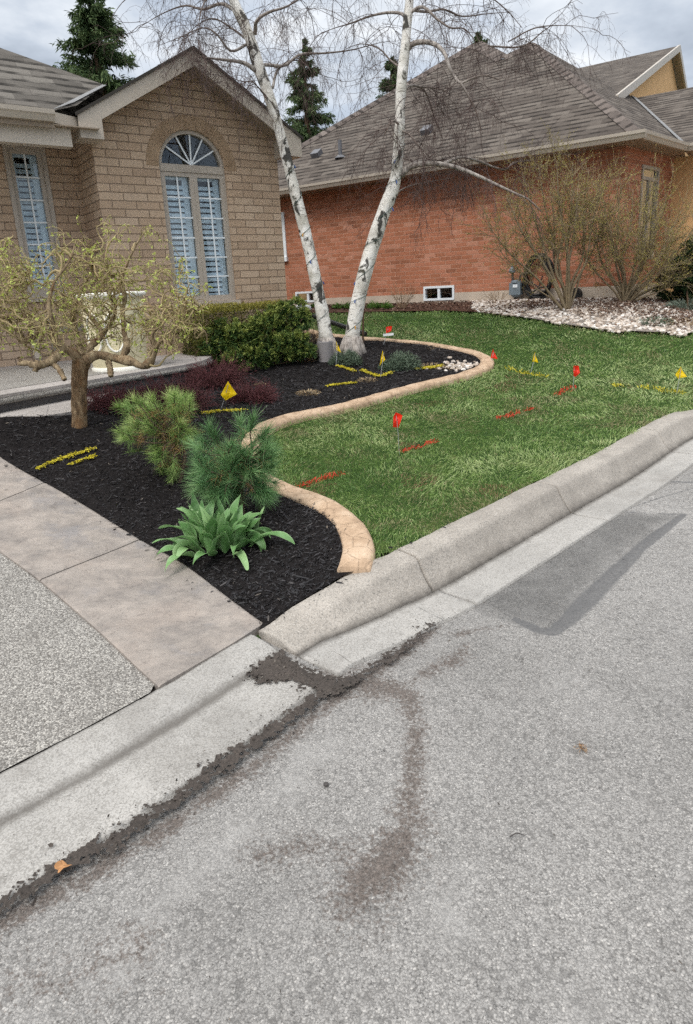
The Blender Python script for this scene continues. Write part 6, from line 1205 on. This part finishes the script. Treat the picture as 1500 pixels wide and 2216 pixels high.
# ------------------------------------------------ things against the red house
def bpos(px, py, k=.0): t, z = BWALL.px(px, py, k); return BWALL.w(t, z, k)
M_METER = plain('meter_grey', hexc(112, 124, 132), .5, .4, .1); M_PIPE = plain('dark_pipe', hexc(70, 66, 64), .6, .3, .1); M_RUB = plain('black_rubber', (.012, .012, .013), .5, .4, .2)
c = bpos(1117, 625, .16); root = thing('gas_meter', c - Z3 * .2, 'grey gas meter with pipes on the foundation left of the hose', 'gas meter'); ax = [BWALL.d, BWALL.o, Z3]
b = Buf(); b.box(c, (.20, .15, .20), ax); b.lathe(c + Z3 * .10, [(.095, 0), (.09, .03), (.05, .05), (0, .052)], 14); b.lathe(c - Z3 * .14, [(0, 0), (.06, .0), (.09, .04)], 14); b.build('body', M_METER, root)
b = Buf(); b.tube([c + BWALL.d * -.06 + Z3 * .08, c + BWALL.d * -.07 + Z3 * .28], .022, 8); b.build('inlet_pipe', M_PIPE, root); b = Buf(); b.tube([c - Z3 * .14, c - Z3 * .22], .03, 8); b.build('support_post', M_PIPE, root); b = Buf(); b.tube(spline([c + BWALL.d * .06 + Z3 * .08, c + BWALL.d * .07 + Z3 * .2, c + BWALL.d * .10 + Z3 * .25, c + BWALL.d * .2 + Z3 * .25, c + BWALL.d * .25 - BWALL.o * .15 + Z3 * .24], 20), .020, 8); b.build('outlet_pipe', M_PIPE, root)
b = Buf(); d_ = c + BWALL.d * -.075 + Z3 * .30; b.lathe(d_, [(0, -.03), (.05, -.03), (.06, 0), (.05, .03), (.025, .06), (.025, .09), (0, .09)], 14); b.build('regulator', M_METER, root, smooth=True)
b = Buf(); b.box(c + BWALL.o * .0785 + Z3 * .05 + BWALL.d * .01, (.08, .01, .05), ax); b.build('dial', M_WHITE, root)
c = bpos(1166, 596, .10); root = thing('hose_reel', bpos(1166, 640, .1), 'thick coil of black garden hose hanging on the brick behind the bare shrub', 'garden hose'); b = Buf()
for k in range(9):
    a = np.linspace(0, 6.283, 44); rx, rz = .215 + .02 * RNG.normal() + .004 * k, .36 + .03 * RNG.normal(); b.tube([c + BWALL.d * (rx * math.cos(x_) + .02 * math.sin(3 * x_ + k)) + Z3 * (rz * math.sin(x_) - .02 * k % .05) + BWALL.o * (.03 * math.sin(2 * x_ + k) + .012 * (k % 4)) for x_ in a], .016, 7)
b.build('hose', M_RUB, root, smooth=True); b = Buf(); c2 = bpos(1166, 622, .06)
for k in range(5): a = k * 1.2566; v = BWALL.d * math.cos(a) + Z3 * math.sin(a); b.tube([c2, c2 + v * .2], .012, 6)
b.build('wheel', M_PIPE, root); b = Buf(); b.lathe(c + Z3 * .33, [(.0, -.02), (.06, -.02), (.06, .03), (0, .03)], 10); b.build('hook', M_PIPE, root)
c = bpos(1246, 636, .07); b = Buf(); b.tube([c - BWALL.o * .07, c + BWALL.o * .06], .10, 16); b.tube([c + BWALL.o * .06, c + BWALL.o * .065, c + BWALL.o * .05], [.10, .075, .07], 16); tag(b.build('drain_outlet', M_RUB, origin=c), 'round black drain cap on the foundation between the two bare shrubs', 'drain cap')
A_p = gp(636, 684) + Z3 * .10; B_p = gp(792, 731) + Z3 * .05; b = Buf(); b.tube(spline([A_p + (A_p - B_p) * .2, A_p, (A_p + B_p) / 2 + Z3 * .0, B_p], 14), .033, 9); tag(b.build('drain_pipe', M_RUB, origin=B_p), 'black drain pipe running from the house corner behind the birches', 'pipe')
a = gp(785, 748); b = Buf(); b.tube([a - Z3 * .05, pt(786, 700, a[1]), pt(787, 668, a[1])], [.014, .013, .011], 7); tag(b.build('wooden_stake', M_BARK, origin=a), 'thin weathered stake just right of the right birch trunk', 'stake')
a = gp(656, 671); b = Buf(); b.box(a + Z3 * .03, (.24, .16, .06), [[.95, .3, 0], [-.3, .95, 0], [0, 0, 1]]); b.box(a + Z3 * .065 + np.array([0, .06, 0]), (.24, .02, .03), [[.95, .3, 0], [-.3, .95, 0], [0, 0, 1]]); tag(b.build('splash_block', M_TAG, origin=a), 'small white splash block on the grass below the left basement window', 'splash block')
a = gp(706, 777); b = Buf(); r = 16.5 * a[1] / FPX; b.lathe(a + np.array([0, -.07, -.02]), [(r * 1.02, 0), (r, .02), (r * .98, .24), (r * .92, .25), (r * .9, .235), (0, .232)], 24); tag(b.build('grey_drum', plain('drum_grey', hexc(128, 124, 124), .7, .3, .05, 3), origin=a, smooth=False), 'plain grey drum standing against the foot of the left birch', 'drum')

# ------------------------------------------------ bare shrubs on the stones
M_FTW = plain('forsythia_stem', hexc(132, 118, 96), .85, .15, .25, 9); M_FBUD = foliage('yellow_green_bud', (.20, .17, .04), (.37, .32, .08), (.58, .52, .16), .3, .6, .2, 2)
def bare_shrub(px, py, Y, stems, n_side, label, crown, top):
    B0 = pt(px, py, Y); root = thing('bare_shrub', B0, label, 'shrub', 'budding shrubs on the stones'); b = Buf(); paths = []
    for (tx, ty, r0, dy) in stems:
        mx_, my_ = px + (tx - px) * .45 + RNG.normal(0, 8), py + (ty - py) * .40; q, r = limb([(px + RNG.normal(0, 5), py + 4, r0), (px + (tx - px) * .2 + RNG.normal(0, 3), py + (ty - py) * .2, r0 * .85, dy * .2), (mx_, my_, r0 * .65, dy * .5), (px + (tx - px) * .75, py + (ty - py) * .7, r0 * .45, dy * .8), (tx, ty, r0 * .2, dy)], Y, 22)
        b.tube(q, r * .75, 6); paths.append(q)
    b.build('stems', M_FTW, root, smooth=True); A = np.array(paths); t_ = Buf(); q, t, f, _ = along(A, n_side, .42, 1); n = len(q); tt = t / np.linalg.norm(t, axis=1, keepdims=True)
    S1 = grow(q, tt * .7 + rdir(n, .3) * .8, RNG.uniform(.18, .52, n), 9, 0, .12, .12); t_.tubes(S1, taper(n, 9, .0042, .0016), 3); q, t, f, _ = along(S1, 6, .2, 1); k = len(q); tt = t / np.linalg.norm(t, axis=1, keepdims=True)
    S2 = grow(q, tt * .8 + rdir(k, .2) * .65, RNG.uniform(.08, .32, k), 6, 0, .12, .1); t_.tubes(S2, taper(k, 6, .0022, .0012), 3); t_.build('twigs', M_FTW, root); f_ = Buf()
    for S, m_ in ((S1, 8), (S2, 6)): q, t, fr, _ = along(S, m_, .2, 1); k = len(q); f_.leaves(q + RNG.normal(0, .006, (k, 3)), rdir(k), RNG.uniform(.012, .025, k), RNG.uniform(.006, .011, k), 0, RNG.random(k))
    f_.build('buds', M_FBUD, root)
bare_shrub(1228, 676, 9.9, [(1060, 492, 4, -.3), (1095, 422, 5, -.2), (1130, 372, 5, .1), (1165, 357, 4.5, .3), (1205, 347, 5, -.2), (1240, 352, 5, .2), (1275, 367, 4.5, 0), (1300, 402, 4, -.2), (1310, 462, 3.5, .2), (1120, 452, 4, .4), (1190, 402, 5, .5), (1250, 412, 5, -.4), (1080, 542, 2.6, .2), (1215, 442, 5, 0)], 30, 'spreading bare shrub on white stones in front of the black hose', 0, 0)
bare_shrub(1352, 660, 10.1, [(1245, 525, 3.5, -.2), (1265, 445, 4, .1), (1300, 405, 4, .3), (1335, 390, 4, -.2), (1370, 410, 4, .2), (1405, 425, 4, 0), (1440, 440, 4, -.3), (1475, 455, 4, .2), (1510, 485, 4, 0), (1530, 535, 3.5, -.2), (1500, 565, 3.5, .3), (1460, 515, 4, .4), (1390, 485, 4, -.4), (1320, 475, 4, -.4), (1440, 575, 3.5, -.5), (1480, 605, 3, -.3), (1290, 495, 3, -.3), (1425, 485, 4, -.5)], 26, 'dense yellow green budding shrub at the corner of the red brick house', 0, 0)
M_DKYEW = foliage('dark_yew', (.006, .014, .006), (.016, .034, .012), (.045, .075, .025), .05, .6, .2, 3)
YB = 10.2; cypress((1490, 668), [(1495, 590, 50, 62, .35), (1545, 575, 70, 80, .4), (1455, 615, 30, 36, .5)], 'very dark rounded evergreen at the right edge behind the budding shrub', 26000, .08, M_DKYEW, 'dark_evergreen')
M_LAV = foliage('lavender_grey', (.06, .08, .06), (.17, .21, .16), (.34, .38, .31), .1, .7, .2, 5); M_TANT = foliage('tan_stubble', (.18, .12, .07), (.36, .26, .15), (.55, .44, .28), .1, .8, .2, 8); M_LILY = foliage('daylily', (.03, .07, .012), (.08, .17, .03), (.18, .30, .06), .25, .5, .3, 5); M_RUST = foliage('rust_heather', (.14, .07, .03), (.27, .15, .07), (.40, .27, .15), .1, .8, .2, 8); M_THYME = foliage('grey_green_cushion', (.035, .055, .035), (.10, .14, .095), (.22, .27, .19), .1, .7, .2, 6)
def tuftp(px, py, wpx, hpx, n, mat, nm, label, cat, group, L=None, spread=.8, W=.005, up=1.0):
    B0 = gp(px, py); sc = B0[1] / FPX; f = Buf(); a = RNG.uniform(0, 6.283, n); r = np.sqrt(RNG.random(n)) * wpx * sc; x = B0[0] + r * np.cos(a); y = B0[1] + r * np.sin(a) * .9; hh = hpx * sc * (1 - .55 * (r / (wpx * sc)) ** 2)
    z = zt(x, y) + .01 + (hh * RNG.random(n) * .6 if L else 0); D = np.c_[np.cos(a) * spread, np.sin(a) * spread, np.full(n, up)] + RNG.normal(0, .35, (n, 3))
    f.blades(np.c_[x, y, z], D, (L or hh) * RNG.uniform(.6, 1.1, n), W * RNG.uniform(.7, 1.3, n), .35, 0, RNG.random(n)); return tag(f.build(nm, mat, origin=B0), label, cat, group)
g1 = 'dry perennial stubs in the mulch'
tuftp(668, 856, 26, 20, 420, M_TANT, 'perennial_stub', 'widest dry tan stub in the mulch midway between yellow flag and edging', 'dry plant', g1); tuftp(795, 826, 22, 13, 260, M_TANT, 'perennial_stub', 'dry tan stub next to the straight yellow paint line', 'dry plant', g1); tuftp(565, 836, 16, 12, 160, M_TANT, 'perennial_stub', 'small dry tan stub behind the low purple barberry', 'dry plant', g1)
tuftp(935, 797, 26, 16, 320, M_TANT, 'perennial_stub', 'dry tan stub left of the pair near the white pebbles', 'dry plant', g1); tuftp(974, 800, 24, 20, 360, M_TANT, 'perennial_stub', 'dry yellowish stub touching the white pebbles', 'dry plant', g1); tuftp(928, 757, 14, 9, 120, M_TANT, 'perennial_stub', 'tiny dry stub near the far edge of the bed', 'dry plant', g1); tuftp(757, 814, 14, 7, 100, M_TANT, 'perennial_stub', 'flat dry stub between the two yellow flags by the birches', 'dry plant', g1)
tuftp(430, 940, 16, 16, 200, M_RUST, 'perennial_stub', 'rusty dry stub between the pines and the large yellow flag', 'dry plant', g1); tuftp(660, 782, 24, 10, 260, M_RUST, 'perennial_stub', 'rusty dry heather at the right foot of the cypress shrub', 'dry plant', g1)
def cushion(px, py, wpx, hpx, label):
    B0 = gp(px, py); sc = B0[1] / FPX; n = 3800; a = RNG.uniform(0, 6.283, n); el = np.arcsin(RNG.random(n)); r = RNG.uniform(.7, 1.05, n) * (1 + .25 * np.sin(a * 3 + px)); q = B0 + np.c_[np.cos(a) * np.cos(el) * r * wpx * sc, np.sin(a) * np.cos(el) * r * wpx * sc * .8, np.sin(el) * r * hpx * sc + .0]
    f = Buf(); f.blades(q, (q - B0) / (np.linalg.norm(q - B0, axis=1, keepdims=True) + .01) * .7 + rdir(n, .4), RNG.uniform(.02, .045, n), RNG.uniform(.004, .008, n), .2, 0, np.clip(.3 * np.sin(el) + RNG.normal(.35, .25, n), 0, 1)); return tag(f.build('cushion_plant', M_THYME, origin=B0), label, 'cushion plant', 'grey green cushion plants')
cushion(752, 788, 32, 24, 'grey green cushion plant between the feet of the two birches'); cushion(870, 800, 36, 32, 'larger grey green cushion plant alone to the right of the birches'); cushion(842, 803, 20, 18, 'small grey green cushion plant against the yellow flag wire')
tuftp(668, 667, 16, 18, 260, M_LILY, 'daylily_clump', 'fresh green daylily clump under the left basement window', 'daylily', 'green clumps along the red house', W=.012); tuftp(745, 668, 20, 28, 260, M_LILY, 'daylily_clump', 'green clump seen between the two birch trunks', 'daylily', 'green clumps along the red house', W=.010); tuftp(822, 668, 24, 30, 320, M_LILY, 'daylily_clump', 'green clump just right of the right birch trunk', 'daylily', 'green clumps along the red house', W=.010)
tuftp(1490, 668, 40, 34, 900, M_LAV, 'lavender', 'silvery lavender mound at the right edge beside the stones', 'lavender', None, W=.008); tuftp(1420, 700, 36, 18, 500, M_THYME, 'lavender', 'low grey green mat growing through the white stones', 'lavender', None, W=.008); tuftp(1475, 700, 34, 16, 420, M_TANT, 'dry_grass_clump', 'dry tan grass clump on the stones at the right edge', 'dry grass', None, W=.006)
M_DRYST = plain('dry_stem', hexc(150, 128, 104), .9, .1, .2, 8)
def dry_stems(px, py, hpx, wpx, n, label):
    B0 = gp(px, py); sc = B0[1] / FPX; b = Buf(); a = RNG.uniform(0, 6.283, n); S = grow(B0 + np.c_[np.cos(a), np.sin(a), 0 * a] * .05, np.c_[np.cos(a) * .5, np.sin(a) * .5, np.ones(n)] * [wpx / hpx * 1.4, wpx / hpx, 1], hpx * sc * RNG.uniform(.5, 1, n), 6, .1, .12); b.tubes(S, taper(n, 6, .003, .0015), 3); q, t, f, _ = along(S, 3, .4, 1); S2 = grow(q, t / np.linalg.norm(t, axis=1, keepdims=True) + rdir(len(q)) * .6, .08, 4); b.tubes(S2, taper(len(q), 4, .0018, .001), 3)
    return tag(b.build('dry_stem_clump', M_DRYST, origin=B0), label, 'dry plant')
dry_stems(678, 742, 46, 40, 60, 'thin dry beige stems left of the left birch'); dry_stems(1075, 660, 40, 26, 22, 'few bare stems against the foundation left of the gas meter'); dry_stems(870, 668, 60, 40, 40, 'bare reddish twigs beside the green clump by the right birch')

# ------------------------------------------------ litter on the road
M_LEAF = plain('dry_leaf', hexc(172, 128, 88), .8, .2, .25, 40)
def dry_leaf(px, py, size, label, seed):
    c = at_road(px, py, .02); r = np.random.default_rng(seed); n = 22; a = np.linspace(0, 6.283, n, endpoint=False); rad = size * (.55 + .45 * np.abs(np.sin(a * 2.5)) + r.normal(0, .06, n)); V = [c + [0, 0, .012]]; 
    for k in (.5, 1): V += [c + [rad[i] * k * math.cos(a[i]), rad[i] * k * .7 * math.sin(a[i]), .012 - .008 * k + .018 * k * k * (.5 + .5 * math.sin(a[i] * 2 + seed))] for i in range(n)]
    b = Buf(); b.add(V, [(0, 1 + i, 1 + (i + 1) % n) for i in range(n)]); b.f.append(np.array([(1 + i, 1 + n + i, 1 + n + (i + 1) % n, 1 + (i + 1) % n) for i in range(n)])); b.m.append(np.zeros(n, int)); tag(b.build('dry_leaf', M_LEAF, origin=c), label, 'leaf')
dry_leaf(138, 1882, .026, 'crumpled tan leaf lying on the wet grit by the gutter', 3)
c = at_road(1258, 1617, .0); b = Buf(); n = 26; a = RNG.uniform(0, 6.28, n); b.blades(c + np.c_[RNG.normal(0, .008, (n, 2)), np.full(n, .004)], np.c_[np.cos(a), np.sin(a), RNG.uniform(.0, .6, n)], RNG.uniform(.015, .035, n), .003, .3, 0, RNG.random(n)); tag(b.build('dry_grass_tuft', M_RUST, origin=c), 'tiny rusty tuft of dry grass on the open asphalt', 'dry grass')
c = at_road(1118, 1808, .0); b = Buf(); p0, p1 = at_road(1103, 1811, .006), at_road(1136, 1808, .006); b.tube(spline([p0, (p0 + p1) / 2 + [0, .006, .004], p1], 10), np.linspace(.0022, .0012, 10), 6); tag(b.build('twig', M_PIPE, origin=c), 'short dark curved twig on the asphalt', 'twig')
c = at_road(706, 1698, -.003); b = Buf(); b.lathe(c, [(.009, 0), (.0085, .004), (.006, .006), (0, .0065)], 14); tag(b.build('survey_nail', M_PIPE, origin=c), 'round dark survey nail head set in the asphalt', 'nail')
# loose dark flecks of debris on the kerb, gutter and road
n = 2600; x = RNG.uniform(-1.6, 4, n); y = RNG.uniform(.8, 6, n); k = inside(np.vstack([DROP, KP, [(6, 4), (4, -1), (-2, -1)]]), x, y) & (RNG.random(n) < np.minimum(1, 2.5 / np.hypot(x, y))); x, y = x[k], y[k]; n = len(x)
dk = np.minimum(dist_poly(KP, x, y)[0], dist_poly(DROP, x, y)[0]); k = dk > .27; x, y, dk = x[k], y[k], dk[k]; n = len(x); b = Buf(); L = np.minimum(RNG.lognormal(math.log(.005), .6, n), .013)
b.blades(np.c_[x, y, road(x, y) + np.where(dk < .52, .0145, -.002)], np.c_[RNG.normal(size=(n, 2)), np.zeros(n)], L, np.maximum(.0018, L * .25), -.1, 0, RNG.random(n)); stuff(b.build('road_debris', foliage('debris', (.02, .016, .014), (.06, .05, .042), (.18, .15, .12), 0, .9)))
